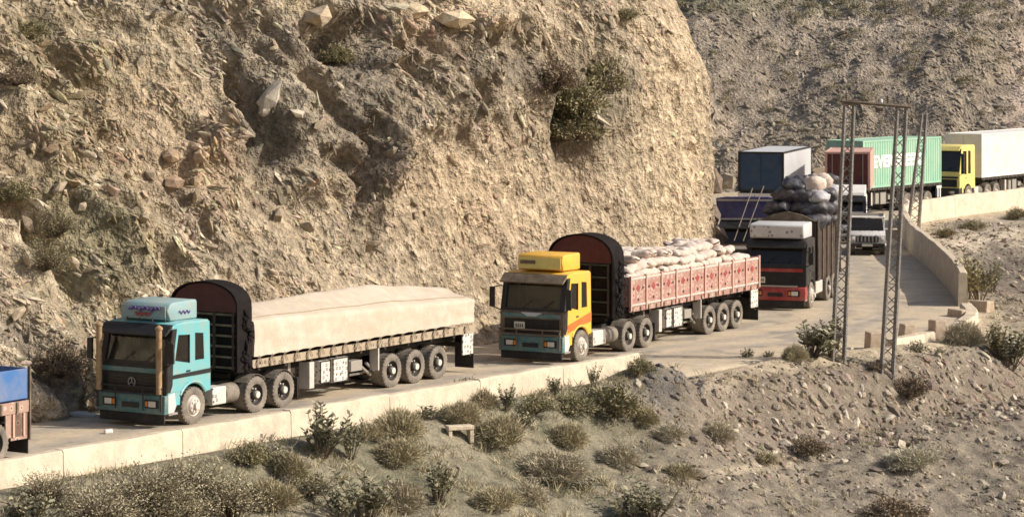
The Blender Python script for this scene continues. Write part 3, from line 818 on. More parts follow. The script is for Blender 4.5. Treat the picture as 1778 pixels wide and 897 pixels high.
def cliff_boulders():
    special = [
        ((462, 170), (0.46, 0.34, 0.75), (0.2, 0.5, 0.3), (0.52, 0.46, 0.37), 'long pale grey slab jutting from the dark outcrop high on the cliff'),
        ((448, 190), (0.34, 0.22, 0.28), (0.6, 0.2, 0.9), (0.54, 0.47, 0.37), 'pale angular block wedged against the long grey cliff slab'),
        ((512, 195), (0.30, 0.2, 0.2), (0.1, 0.3, 0.4), (0.52, 0.45, 0.35), 'small pale block right of the long grey cliff slab'),
        ((555, 30), (1.05, 0.8, 0.48), (0.05, 0.1, 0.9), (0.46, 0.37, 0.26), 'broad rock ledge overhanging the dark hollow at the cliff top'),
        ((785, 36), (0.95, 0.7, 0.50), (0.0, 0.05, 0.95), (0.60, 0.48, 0.32), 'flat cream boulder perched near the top of the cliff'),
        ((722, 16), (0.6, 0.5, 0.40), (0.1, 0.05, 0.9), (0.56, 0.45, 0.30), 'cream rock just left of the flat perched cliff top boulder'),
        ((300, 272), (0.42, 0.35, 0.30), (0.2, 0.4, 0.9), (0.42, 0.30, 0.20), 'reddish brown boulder heading the clump on the left cliff'),
        ((345, 265), (0.36, 0.3, 0.26), (0.5, 0.2, 0.2), (0.46, 0.34, 0.23), 'rounded tan boulder right of the reddish cliff boulder'),
        ((300, 318), (0.34, 0.3, 0.28), (0.7, 0.3, 0.1), (0.40, 0.28, 0.19), 'brown boulder under the reddish boulder on the left cliff'),
        ((335, 312), (0.30, 0.26, 0.24), (0.1, 0.6, 0.5), (0.44, 0.33, 0.22), 'tan stone between the lower boulders of the cliff clump'),
    ]
    for i, (pp, sz, rot, c, lab) in enumerate(special):
        p, nrm, cc = cliff_point(*pp)
        boulder('cliff_boulder', p + nrm * 0.05, sz, rot, c, lab, group='boulders on the cliff face', shape=i)
    G, N, S, rough, px, py, col, AA, HH = CL
    k = 0
    while k < 40:
        x = random.uniform(0, 760); y = random.uniform(10, 600)
        if x > 200 and y > 470: continue
        p, nrm, cc = cliff_point(x, y)
        s = random.uniform(0.10, 0.24)
        ti = random.randrange(3); shade = [0.8, 1.0, 1.25][ti]
        boulder('cliff_rock', p + nrm * 0.03, (s * random.uniform(1.3, 2.4), s, s * random.uniform(0.6, 1.0)), (random.uniform(0, 6), random.uniform(0, 6), random.uniform(0, 6)),
                tuple(np.clip(np.array((0.40, 0.32, 0.225)) * shade, 0, 0.6)), rock_label(x, y, ['brown', 'tan', 'pale'][ti], CLIFF_MARKS), group='angular rocks set in the rugged cliff', shape=k)
        k += 1
cliff_boulders()
for (x, y, Yd, sz, c, lab) in [(1236, 318, 121.0, (.5, .5, .75), (.24, .18, .135), 'tall brown boulder standing behind the cliff corner'), (1234, 372, 120.0, (.55, .5, .8), (.21, .16, .12), 'brown boulder under the tall one behind the cliff corner'), (1262, 312, 150.0, (.5, .5, .6), (.36, .30, .23), 'grey tan boulder left of the navy container'), (1247, 410, 119.0, (.45, .5, .5), (.23, .175, .13), 'lowest brown boulder behind the cliff corner')]:
    boulder('corner_boulder', on_y(x, y, Yd), sz, (.2, .3, x), c, lab, group='boulders behind the cliff corner', shape=int(x) % 6)
def slope_boulders():
    k = 0
    spots = [(1370, 690), (1395, 712), (1310, 735), (1425, 745), (1480, 705), (1545, 730), (1600, 700), (1350, 760), (1270, 720), (1245, 690)]
    while k < 46:
        if k < len(spots): x, y = spots[k]
        else: x, y = random.uniform(1080, 1770), random.uniform(660, 890)
        p = ground_at(x, y)
        u = edge_dist(np.array([p.x]), np.array([p.y]))[0][0]
        if u < 1.5:
            k += 1; continue
        s = random.uniform(0.10, 0.22); ti = random.randrange(3)
        boulder('slope_rock', p + Vector((0, 0, s * 0.3)), (s * random.uniform(1.0, 1.6), s, s * random.uniform(0.55, 0.9)), (random.uniform(-.4, .4), random.uniform(-.4, .4), random.uniform(0, 6)),
                [(0.42, 0.35, 0.27), (0.32, 0.26, 0.20), (0.54, 0.46, 0.36)][ti], rock_label(x, y, ['tan', 'brown', 'pale'][ti], SLOPE_MARKS), group='angular stones among the scree', shape=k)
        k += 1
slope_boulders()

# ------------------------------------------------------------------ parapet walls and guard blocks
def wall_run(name, pts, label, h0=0.95, thick=0.34, sec=4.2, h_end=None, base=-1.0, mat='concrete', coping=True):
    P = chaikin(np.array(pts, float), 2)
    seg = np.hypot(*(P[1:] - P[:-1]).T); s = np.concatenate([[0], np.cumsum(seg)]); L = s[-1]
    root = empty(name, (P[0][0], P[0][1], 0), 0, label, 'wall')
    n = max(1, int(round(L / sec)))
    for i in range(n):
        a0 = L * i / n + (0.012 if i else 0); a1 = L * (i + 1) / n - (0.012 if i < n - 1 else 0)
        m = max(2, int((a1 - a0) / 0.35) + 1)
        mb = MB(); rows = []
        jit = random.uniform(-0.02, 0.02)
        for q in range(m):
            a = a0 + (a1 - a0) * q / (m - 1)
            x = np.interp(a, s, P[:, 0]); y = np.interp(a, s, P[:, 1])
            x2 = np.interp(min(a + .1, L), s, P[:, 0]) - np.interp(max(a - .1, 0), s, P[:, 0]); y2 = np.interp(min(a + .1, L), s, P[:, 1]) - np.interp(max(a - .1, 0), s, P[:, 1])
            l = math.hypot(x2, y2); nx, ny = y2 / l, -x2 / l
            z = float(road_z(np.array(x), np.array(y)))
            hh = h0 if h_end is None else h0 + (h_end - h0) * a / L
            hh += jit + 0.035 * float(perlin(np.array(a * 0.7), np.array(3.3), np.array(h0)))
            bl = 0.012 * float(perlin(np.array(a * 1.9), np.array(7.3), np.array(1.0)))
            prof = [(-thick / 2 - 0.04, base), (-thick / 2, hh - 0.06), (-thick / 2 + 0.05, hh), (thick / 2 - 0.05, hh), (thick / 2, hh - 0.06), (thick / 2 + 0.05 + bl, base)]
            rows.append([(x - P[0][0] + nx * o, y - P[0][1] + ny * o, z + zz) for (o, zz) in prof])
        k = 6
        v = [p for r in rows for p in r]; f = []
        for q in range(m - 1):
            for a in range(k):
                b = (a + 1) % k
                f.append((q * k + a, q * k + b, (q + 1) * k + b, (q + 1) * k + a))
        f += [tuple(range(k)), tuple(range((m - 1) * k, m * k))[::-1]]
        mb.add(v, f)
        mb.build('wall_section', M[mat], root, smooth=40)
    return root
wall_run('parapet_wall', [(-33.4, 37.7), (-25, 49.5), (-12.1, 67.7), (3.2, 89.3), (3.9, 90.3)], 'long low cream parapet wall running beside the teal and yellow lorries', h0=0.96)
wall_run('parapet_wall', [(18.25, 115.6), (18.55, 118), (19.1, 124), (19.7, 133), (20.0, 144), (21.2, 155.4)], 'curved parapet wall with its shaded inner face to the bend', h0=1.38, sec=6)
wall_run('parapet_wall', [(21.35, 156.3), (22.7, 162), (31, 174.5), (42, 191)], 'bright cream parapet wall in front of the green container lorry', h0=1.12, sec=3.6)
def guard_blocks():
    spots = [((1517, 606), (0.50, 0.55, 0.62), 0.25, 'brown faced guard block nearest the foot of the pylon'), ((1574, 590), (0.48, 0.5, 0.58), 0.3, 'guard block just right of the pylon leg, low bush before it'),
             ((1628, 586), (0.5, 0.55, 0.66), 0.35, 'tallest guard block left of the large round grey bush'), ((1665, 552), (0.55, 0.8, 0.34), 0.6, 'low guard block behind the large round grey bush'),
             ((1705, 540), (0.5, 0.9, 0.42), 0.7, 'last guard block by the end of the curved wall')]
    for (px, py), (w, d, h), rz, lab in spots:
        p = ground_at(px, py) if px > 1640 else on_z(px, py, -0.02)
        mb = MB()
        mb.prism([(-w / 2 - .05, -0.35), (w / 2 + .05, -0.35), (w / 2 - .03, h), (-w / 2 + .03, h)], lambda u, v, t: (u, t, v), -d / 2, d / 2)
        o = mb.build('guard_block', M['block'], None, bevel=0.035)
        o.location = p; o.rotation_euler = (random.uniform(-.04, .04), random.uniform(-.06, .06), rz)
        tag(o, lab, 'block', 'guard blocks along the open road edge')
guard_blocks()
def low_kerb():
    mb = MB(); pts = [(13.3, 101.0), (15.6, 104.3), (17.3, 108.5), (18.0, 111.5), (18.2, 114.5)]
    root = wall_run('kerb', pts, 'low pale kerb of rendered stone joining the guard blocks', h0=0.24, thick=0.5, sec=2.6)
    root['category'] = 'kerb'
low_kerb()
def slab_bench():
    p = ground_at(798, 760)
    root = empty('concrete_slab', p, 0.35, 'pale concrete slab propped on two short legs among the tufts', 'slab')
    mb = MB(); mb.box(-0.38, 0.38, -0.17, 0.17, 0.22, 0.34); mb.build('slab_top', M['concrete'], root, bevel=0.02)
    mb = MB(); mb.box(0.26, 0.37, -0.14, 0.14, -0.15, 0.219); mb.build('leg', M['concrete'], root, bevel=0.012)
    mb = MB(); mb.box(-0.36, -0.26, -0.14, 0.14, -0.15, 0.219); mb.build('leg', M['concrete'], root, bevel=0.012)
slab_bench()

# ------------------------------------------------------------------ lorries
def rear_heading(hx, hy):
    return math.atan2(hy, hx)
TYRE = {}
def wheel(T, x, y, r=0.52, w=0.30, front=False, rim='rim_dark', dual=False):
    """tyre with rim and hub; y is the outer face, side by its sign"""
    key = (round(r, 3), w, front, rim, dual)
    sg = 1 if y > 0 else -1
    if key not in TYRE:
        ww = w * (2.05 if dual else 1.0)
        mb = MB()
        mb.lathe([(r * .60, -ww), (r * .93, -ww), (r, -ww + .04), (r, -0.04), (r * .985, -.015), (r * .93, 0.0), (r * .72, 0.012), (r * .60, -.01)], (0, 0, 0), 'y', 28, close=True)
        for i in range(28):
            t = 2 * math.pi * (i + .5) / 28
            c, s = math.cos(t), math.sin(t)
            a = Vector((c, 0, s)); b = Vector((-s, 0, c))
            for (o0, o1) in ((-0.12, -0.02), (-ww + .02, -ww + .12)):
                v = []
                for rr in (r - .01, r + .016):
                    for tt in (-.028, .028):
                        for yy in (o0, o1): v.append(a * rr + b * tt + Vector((0, yy, 0)))
                mb.add(v, [(0, 1, 3, 2), (4, 6, 7, 5), (0, 2, 6, 4), (1, 5, 7, 3), (0, 4, 5, 1), (2, 3, 7, 6)])
        ty = mb.build('tyre', M['tyre'], None, smooth=35)
        mb = MB()
        if front:
            mb.lathe([(r * .60, -.03), (r * .57, 0.0), (r * .50, -.02), (r * .42, .055), (r * .22, .075), (r * .20, .12), (.001, .13)], (0, 0, 0), 'y', 24)
        else:
            mb.lathe([(r * .60, -.03), (r * .57, -.01), (r * .52, -.10), (r * .40, -.15), (r * .30, -.13), (r * .27, -.02), (r * .2, .0), (.001, .01)], (0, 0, 0), 'y', 24)
        ri = mb.build('rim', M[rim], None, smooth=30)
        mb = MB()
        for i in range(8):
            t = 2 * math.pi * i / 8
            rr = r * (.32 if front else .35); yy = (.06 if front else -.14)
            mb.tube((rr * math.cos(t), yy - .01, rr * math.sin(t)), (rr * math.cos(t), yy + .035, rr * math.sin(t)), .025, n=6)
        mb.lathe([(r * .2, (.10 if front else -.02)), (r * .19, (.15 if front else .06)), (.001, (.16 if front else .07))], (0, 0, 0), 'y', 14)
        hu = mb.build('hub', M['hub'], None, smooth=35)
        for o in (ty, ri, hu): COL.objects.unlink(o)
        TYRE[key] = (ty, ri, hu)
    ty, ri, hu = TYRE[key]
    rz = 0 if sg > 0 else math.pi
    o = share(ty, 'wheel', T, (x, y, r + 0.004), (0, random.uniform(0, 1), rz))
    a = share(ri, 'rim', o, (0, 0, 0)); b = share(hu, 'hub', o, (0, 0, 0))
    return o
def axle(T, x, hw, r=0.52, dual=True, rim='rim_dark', front=False):
    wheel(T, x, hw, r, 0.27, front, rim, dual); wheel(T, x, -hw, r, 0.27, front, rim, dual)
    mb = MB(); mb.tube((x, -hw + .3, r), (x, hw - .3, r), 0.09, n=10); mb.tube((x, -.25, r), (x, .25, r), 0.2, n=10)
    mb.build('axle', M['chassis'], T, smooth=40)

def cab(T, pm, top_pm=None, band=None, bumper_pm='teal_shaded', roof=2.88, L=1.98, hw=1.2, glass='glass', front_pm=None, wheel_x=1.3, z0=0.95, posts=None, plate_at=None, emblem=False, skirt=True, visor='black', grille_pm='black', light='lamp', screen_base=1.74, bull='chassis', corner='black'):
    """forward-control cab: x runs forward with the bumper face at 0, y to the vehicle's own left"""
    top_pm = top_pm or pm; front_pm = front_pm or pm
    f0 = -0.12                                   # cab front face
    X = lambda d: f0 - d
    arch = []
    wr = 0.66; wc = wheel_x - 0.12
    for i in range(13):
        t = math.radians(30 + (150 - 30) * i / 12)
        arch.append((wc + wr * math.cos(t), 0.55 + wr * math.sin(t)))
    belt = 1.42
    low = [(0.03, 0.62), (0.0, belt)] + [(L, belt), (L, 0.98)]
    low = [(0.03, 0.62), (0.0, belt), (L, belt), (L, 0.90), (arch[0][0] + .02, 0.88)] + arch + [(arch[-1][0] - .02, 0.62)]
    up = [(0.0, belt + .006), (0.02, screen_base), (0.27, roof - .14), (0.42, roof - .02), (L - .04, roof - .03), (L, belt + .006)]
    win = [(0.33, 1.84), (1.06, 1.72), (1.06, roof - .30), (0.49, roof - .27)]
    qwin = [(1.28, 1.80), (1.70, 1.80), (1.66, roof - .34), (1.28, roof - .30)]
    for sg in (1, -1):
        fn = lambda u, v, t, sg=sg: (X(u), sg * t, v)
        mb = MB(); mb.prism(low, fn, hw - .06, hw); mb.build('cab_side', M[pm], T)
        mb = MB(); mb.prism(up, fn, hw - .06, hw - .004, holes=[win, qwin]); mb.build('cab_side', M[top_pm], T)
        # the door, a little proud, with its own window opening
        dwin = [(0.36, 1.87), (1.03, 1.75), (1.03, roof - .33), (0.51, roof - .30)]
        dr = [(0.16, 1.0), (0.16, screen_base), (0.40, roof - .20), (1.16, roof - .20), (1.16, 1.24), (arch[-1][0] + .2, 1.2), (arch[-1][0] + .02, 1.0)]
        mb = MB(); mb.prism(dr, fn, hw + .001, hw + .014, holes=[dwin]); d = mb.build('door', M[top_pm], T)
        mb = MB(); mb.box(X(1.02), X(.86), sg * (hw + .014), sg * (hw + .04), 1.52, 1.56); mb.build('handle', M['black'], d)
        mb = MB(); mb.prism(win, fn, hw - .035, hw - .03)
        mb.build('side_window', M[glass], T)
        mb = MB(); mb.prism(qwin, fn, hw - .035, hw - .03); mb.build('quarter_window', M[glass], T)
        if band:
            mb = MB(); mb.prism([(0.0, belt - .06), (0.0, belt + .05), (L, belt + .10), (L, belt - .02)], fn, hw + .016, hw + .024); mb.build('side_stripe', M[band], T)
        mb = MB(); mb.prism([(0.005, 1.0), (0.005, screen_base), (0.26, roof - .12), (.44, roof - .12), (.27, screen_base + .1), (.24, 1.2), (.14, 1.0)], fn, hw + .0145, hw + .022); mb.build('corner_panel', M[corner], T)
        mb = MB(); mb.prism([(-.06, .42), (-.06, .90), (.34, .98), (.42, .60), (.30, .42)], fn, hw - .02, hw + .018); mb.build('bumper_corner', M['grey_white' if bull else bumper_pm], T, bevel=.01)
        # wheel arch lip
        mb = MB()
        for i in range(12):
            (a0, b0), (a1, b1) = arch[i], arch[i + 1]
            mb.tube((X(a0), sg * (hw - .01), b0), (X(a1), sg * (hw - .01), b1), 0.05, n=6)
        mb.build('wheel_arch', M[top_pm], T, smooth=50)
        # mirror on a stalk
        mb = MB(); mb.tube((X(.05), sg * (hw - .02), roof - .42), (X(-.12), sg * (hw + .26), roof - .48), .02, n=6); mb.tube((X(.05), sg * (hw - .02), 1.72), (X(-.12), sg * (hw + .26), 1.86), .02, n=6)
        mr = mb.build('mirror_arm', M['black'], T)
        mb = MB(); mb.box(X(-.16), X(-.08), sg * (hw + .17), sg * (hw + .36), 1.84, roof - .46); mb.build('mirror', M['black'], mr, bevel=0.02)
        # step below the door
        mb = MB(); mb.box(X(.12), X(.52), sg * (hw - .3), sg * (hw - .02), .36, .42); mb.box(X(.12), X(.52), sg * (hw - .3), sg * (hw - .27), .42, .66); mb.build('step', M['steel'], T)
    # roof with a rounded front
    mb = MB()
    prof = [(0.22, roof - .16), (0.30, roof - .05), (0.46, roof + .012), (0.9, roof + .05), (L - .1, roof + .03), (L, roof - .04), (L, roof - .10), (0.46, roof - .10)]
    mb.prism(prof, lambda u, v, t: (X(u), t, v), -hw + .012, hw - .012); mb.build('roof', M[top_pm], T, bevel=0.07, smooth=60)
    mb = MB(); mb.box(X(L), X(L - .05), -hw + .065, hw - .065, 0.92, roof - .105); mb.build('rear_panel', M[pm], T)
    # front
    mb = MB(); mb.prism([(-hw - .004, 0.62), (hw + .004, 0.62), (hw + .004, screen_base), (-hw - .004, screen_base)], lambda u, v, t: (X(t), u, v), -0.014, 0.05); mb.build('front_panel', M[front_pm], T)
    rk = 0.25 / (roof - .14 - screen_base)
    fw = lambda u, v, t: (X(0.02 + (v - screen_base) * rk + t), u, v)
    a, b = screen_base + .006, roof - .16
    mb = MB(); mb.prism([(-hw - .005, a), (hw + .005, a), (hw + .005, b + .02), (-hw - .005, b + .02)], fw, -0.03, 0.045, holes=[[(-hw + .17, a + .09), (hw - .17, a + .09), (hw - .17, b - .07), (-hw + .17, b - .07)]])
    mb.build('windscreen_frame', M['black'], T)
    mb = MB(); mb.prism([(-hw + .16, a + .08), (hw - .16, a + .08), (hw - .16, b - .06), (-hw + .16, b - .06)], fw, 0.022, 0.028)
    ws = mb.build('windscreen', M[glass], T)
    for yy in (-.45, .35):
        mb = MB(); mb.tube(Vector(fw(yy, a + .05, -.02)), Vector(fw(yy + .42, a + .36, -.012)), .012, n=5); mb.build('wiper', M['black'], ws)
    # visor over the screen
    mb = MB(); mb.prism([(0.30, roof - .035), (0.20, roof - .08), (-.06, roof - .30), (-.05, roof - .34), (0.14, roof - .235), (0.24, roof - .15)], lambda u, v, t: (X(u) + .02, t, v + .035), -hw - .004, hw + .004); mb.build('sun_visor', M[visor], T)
    # strip and grille
    mb = MB(); mb.box(X(0) + .0145, X(0) + .04, -hw + .10, hw - .10, 1.53, 1.66); mb.build('front_strip', M[bumper_pm if not band else bumper_pm], T)
    mb = MB(); mb.box(X(0) + .0142, X(0) + .025, -hw + .16, hw - .16, 1.0, 1.48); g = mb.build('grille', M[grille_pm], T)
    for i in range(5):
        mb = MB(); mb.box(X(0) + .0255, X(0) + .05, -hw + .18, hw - .18, 1.035 + i * .09, 1.075 + i * .09); mb.build('slat', M['black'], g)
    if emblem:
        mb = MB()
        n = 20; mj = .125
        for i in range(n):
            t0, t1 = 2 * math.pi * i / n, 2 * math.pi * (i + 1) / n
            mb.tube((X(0) + .06, mj * math.cos(t0), 1.25 + mj * math.sin(t0)), (X(0) + .06, mj * math.cos(t1), 1.25 + mj * math.sin(t1)), .016, n=5)
        for t in (90, 210, 330):
            mb.tube((X(0) + .06, 0, 1.25), (X(0) + .06, mj * math.cos(math.radians(t)), 1.25 + mj * math.sin(math.radians(t))), .014, n=5)
        mb.build('emblem', M['steel'], g)
    if plate_at:
        mb = MB(); mb.box(X(0) + .05, X(0) + .07, plate_at[0] - .2, plate_at[0] + .2, plate_at[1] - .12, plate_at[1] + .12); pl = mb.build('number_plate', M['plate'], T)
        mb = MB()
        for k2 in range(4): mb.box(X(0) + .0705, X(0) + .074, plate_at[0] - .14 + k2 * .08, plate_at[0] - .10 + k2 * .08, plate_at[1] - .06, plate_at[1] + .05)
        mb.build('plate_marks', M['black'], pl)
    # bumper with lamps
    mb = MB(); mb.prism([(0.0, .40), (.02, .92), (.20, .95), (.20, .40)], lambda u, v, t: (-u, t, v), -hw - .02, hw + .02); bp = mb.build('bumper', M[bumper_pm], T, bevel=0.03, smooth=40)
    for sg in (1, -1):
        mb = MB(); mb.box(-.005, .012, sg * .52, sg * 1.0, .56, .80); hz = mb.build('lamp_bezel', M['black'], T)
        mb = MB(); mb.box(.013, .03, sg * .66, sg * .92, .60, .76); mb.build('headlight', M[light], T, bevel=0.015)
        mb = MB(); mb.box(.013, .028, sg * .55, sg * .63, .61, .75); mb.build('indicator', M['amber'], T)
    mb = MB(); mb.box(.001, .015, -.30, .30, .55, .70); mb.build('bumper_recess', M['black'], T)
    if skirt:
        mb = MB(); mb.box(-.10, -.06, -hw + .04, hw - .04, .14, .398); mb.build('skirt', M['rubber'], T)
    if bull:
        mb = MB()
        for z in (.97, 1.0 + .14): mb.tube((.06, -hw + .02, z), (.06, hw - .02, z), .028, n=7)
        for yy in (-hw + .06, hw - .06): mb.tube((.06, yy, .50), (.06, yy, 1.15), .03, n=7)
        mb.tube((.06, -.5, .5), (.06, -.5, 1.14), .022, n=6); mb.tube((.06, .5, .5), (.06, .5, 1.14), .022, n=6)
        mb.build('bull_bar', M[bull], T, smooth=50)
    if posts:
        for yy in (-hw + .12, hw - .12):
            mb = MB(); mb.lathe([(.001, 0), (.085, 0), (.085, 1.78), (.11, 1.80), (.11, 1.86), (.02, 1.93), (.001, 1.93)], (0.07, yy, .98), 'z', 12)
            mb.build('corner_post', M[posts], T, smooth=40)
    # inside
    mb = MB(); mb.box(X(.12), X(.42), -hw + .1, hw - .1, 1.3, 1.66); mb.build('dashboard', M['seat'], T, bevel=0.03)
    for yy in (.55, -.55):
        mb = MB(); mb.box(X(.75), X(1.25), yy - .26, yy + .26, 1.2, 1.42); mb.box(X(1.12), X(1.27), yy - .25, yy + .25, 1.42, 2.1); mb.build('seat', M['seat'], T, bevel=0.04)
    mb = MB()
    n = 16
    for i in range(n):
        t0, t1 = 2 * math.pi * i / n, 2 * math.pi * (i + 1) / n
        q = lambda t: (X(.50 + .07 * math.sin(t)), -.55 + .22 * math.cos(t), 1.76 + .16 * math.sin(t))
        mb.tube(q(t0), q(t1), .016, n=5)
    mb.tube((X(.35), -.55, 1.6), (X(.5), -.55, 1.76), .02, n=5)
    mb.build('steering_wheel', M['black'], T)
    mb = MB(); mb.box(X(.1), X(L - .06), -hw + .08, hw - .08, .88, .95); mb.build('cab_floor', M['chassis'], T)

def roof_box(T, x0, x1, hw, z0, z1, front, side, lean=0.22):
    prof = [(x0, z0), (x0 + lean * .35, z0 + (z1 - z0) * .55), (x0 + .02, z1 - .05), (x0 - .10, z1), (x1 + .05, z1 + .02), (x1, z1 - .04), (x1, z0)]
    mb = MB(); mb.prism(prof, lambda u, v, t: (u, t, v), -hw, hw)
    o = mb.build('roof_box', M[side], T, bevel=0.07, smooth=50)
    mb = MB(); mb.prism([(-hw + .05, z0 + .06), (hw - .05, z0 + .06), (hw - .05, z1 - .10), (-hw + .05, z1 - .10)], lambda u, v, t: (x0 + lean * .42 + t - abs(v - (z0 + (z1 - z0) * .5)) * .12, u, v), .0, .02)
    mb.build('front_board', M[front], o)
    return o
def squiggle(parent, name, mat, pts, r):
    mb = MB()
    for a, b in zip(pts[:-1], pts[1:]): mb.tube(a, b, r, n=5)
    return mb.build(name, M[mat], parent)

def crown_board(T, x0, x1, hw, zb, zs, za, face, arch_pm, side_pm, rows=5, fringe=True, posts_pm='dark_wood'):
    """the tall arched headboard behind the cab"""
    out = [(-hw, zb), (hw, zb), (hw, zs)]
    n = 16
    for i in range(1, n):
        t = math.pi * i / n
        out.append((hw * math.cos(t), zs + (za - zs) * math.sin(t) ** 0.8))
    out.append((-hw, zs))
    mb = MB(); mb.prism(out, lambda u, v, t: (t, u, v), x1, x0 - .10); root = mb.build('headboard', M[side_pm], T)
    inner = [(u * .965, zb + .04 if v <= zb else (v - .045)) for (u, v) in out]
    mb = MB(); mb.prism(out, lambda u, v, t: (t, u, v), x0 - .098, x0, holes=[inner]); mb.build('headboard_rim', M[side_pm], root)
    zsp = zs - .12
    am = [(hw * .955, zsp)] + [(hw * .955 * math.cos(math.pi * i / n), zsp + .0 + (za - .06 - zsp) * math.sin(math.pi * i / n) ** 0.8) for i in range(1, n)] + [(-hw * .955, zsp)]
    mb = MB(); mb.prism(am, lambda u, v, t: (t, u, v), x0 - .094, x0 - .05); mb.build('arch_panel', M[arch_pm], root)
    cols = [-.86, -.30, .30, .86]
    for k in range(rows + 1):
        z = zb + .12 + (zsp - zb - .18) * k / rows
        mb = MB(); mb.box(x0 - .090, x0 - .03, -hw * .9, hw * .9, z - .03, z + .03); mb.build('slat', M[face], root)
    for y in cols:
        mb = MB(); mb.box(x0 - .091, x0 - .015, y * hw - .04, y * hw + .04, zb + .06, zsp); mb.build('upright', M[posts_pm], root)
    if fringe:
        mb = MB()
        k = 0
        z = zb + .1
        while z < zs:
            a = .06 + .07 * random.random()
            xx = x0 - .12 - random.random() * .05
            for sg in (1, -1):
                mb.tube((x0 + (x1 - x0) * random.uniform(.2, .9), sg * hw, z), (x0 + (x1 - x0) * random.uniform(.2, .9) - a, sg * (hw + .05 + a * .6), z - .16), .055, .02, n=5)
            z += .10
        mb.build('tassel_fringe', M['dark_cloth'], root, kind='stuff')
    return root

def trailer(T, x0, x1, hw, zd, axles, box_x=(6.6, 9.2), rail_pm='art_cream', rail_h=.24, rim='rim_dark', legs=True, boxes='art_white', rear_panel='art_white', r=.52):
    """semi-trailer running from x0 back to x1 (both negative), deck underside at zd"""
    mb = MB()
    for sg in (1, -1): mb.box(x1 + .05, x0 - .1, sg * .42, sg * .54, zd - .36, zd - .02)
    k = x0 - .4
    while k > x1 + .3:
        mb.box(k - .05, k + .05, -hw + .06, hw - .06, zd - .14, zd - .021); k -= 1.3
    mb.build('chassis', M['chassis'], T)
    mb = MB(); mb.box(x1, x0, -hw + .045, hw - .045, zd - .019, zd + .05); mb.build('deck', M['dark_wood'], T)
    for sg in (1, -1):
        mb = MB(); mb.box(x1, x0, sg * (hw - .04), sg * hw, zd - .05, zd - .05 + rail_h); rl = mb.build('side_rail', M[rail_pm], T)
        kk = x0 - .2
        while kk > x1 + .1:
            mb = MB(); mb.box(kk - .035, kk + .035, sg * (hw + .001), sg * (hw + .035), zd - .04, zd - .06 + rail_h); mb.build('rail_bracket', M['brown'], rl)
            kk -= 0.62
    for a in axles: axle(T, a, hw - .02, r, True, rim)
    if axles:
        mb = MB()
        for sg in (1, -1):
            mb.box(axles[-1] - .45, axles[0] + .55, sg * .45, sg * .60, r - .02, r + .10)
            for a in axles: mb.box(a - .12, a + .12, sg * .5, sg * .62, r, zd - .3)
        mb.build('suspension', M['chassis'], T)
        for sg in (1, -1):
            mb = MB(); mb.box(axles[0] + .72, axles[0] + .78, sg * (hw - .34), sg * (hw - .02), zd - .75, zd - .06); mb.build('wheel_guard', M['rim_white'], T)
            mb = MB(); mb.box(x1 + .02, x1 + .05, sg * .5, sg * (hw - .03), .14, zd - .16); mb.build('mud_flap', M['rubber'], T)
        mb = MB(); mb.box(x1 + .08, x1 + .70, hw - .06, hw - .02, zd - .74, zd - .07); mb.build('painted_panel', M[rear_panel], T)
        mb = MB(); mb.box(x1 + .06, x1 + .16, -hw + .1, hw - .1, zd - .55, zd - .40); mb.tube((x1 + .12, hw - .1, .55), (x1 + .5, hw - .2, .75), .03); mb.build('rear_beam', M['chassis'], T)
        for sg in (1, -1):
            mb = MB(); mb.box(x1 + .03, x1 + .055, sg * .7, sg * 1.0, zd - .53, zd - .42); mb.build('tail_light', M['red'], T)
    bx0, bx1 = -box_x[0], -box_x[1]
    if boxes:
        L = bx0 - bx1
        for (a, b, za, zb2, mt) in ((.0, .09, zd - .95, zd - .16, 'rim_white'), (.20, .40, zd - .86, zd - .18, boxes), (.44, .74, zd - .90, zd - .16, boxes), (.80, 1.02, zd - .66, zd - .34, 'steel')):
            for sg in (1, -1):
                mb = MB(); mb.box(bx0 - a * L, bx0 - b * L, sg * (hw - .45), sg * (hw - .05), za, zb2); o = mb.build('tool_box', M[mt], T, bevel=0.015)
                if mt == boxes:
                    mb = MB()
                    y0, y1 = sg * (hw - .049), sg * (hw - .03)
                    p, q = bx0 - a * L, bx0 - b * L
                    for e in ((p, p - .03, za, zb2), (q, q + .03, za, zb2)): mb.box(e[0], e[1], y0, y1, e[2], e[3])
                    mb.box(p - .031, q + .031, y0, y1, za, za + .03); mb.box(p - .031, q + .031, y0, y1, zb2 - .03, zb2)
                    mb.build('box_frame', M['black'], o)
        mb = MB(); mb.lathe([(.001, 0), (.36, 0), (.36, .22), (.2, .25), (.001, .25)], (bx1 - .8, 0, .55), 'z', 18); mb.box(bx1 - 1.6, bx1 + .5, hw - .5, hw - .44, .5, .56); mb.build('spare_wheel', M['tyre'], T, smooth=40)
        mb = MB(); mb.tube((bx1 - .2, hw - .3, .85), (bx1 - .9, hw - .35, .45), .045); mb.tube((bx1 - .6, hw - .3, .85), (bx1 - 1.3, hw - .35, .45), .045); mb.build('brace', M['steel'], T)
    if legs:
        for sg in (1, -1):
            mb = MB(); mb.box(bx0 + .55, bx0 + .68, sg * .75, sg * .9, .32, zd - .03); mb.box(bx0 + .45, bx0 + .78, sg * .70, sg * .95, .28, .319); mb.build('landing_leg', M['steel'], T)

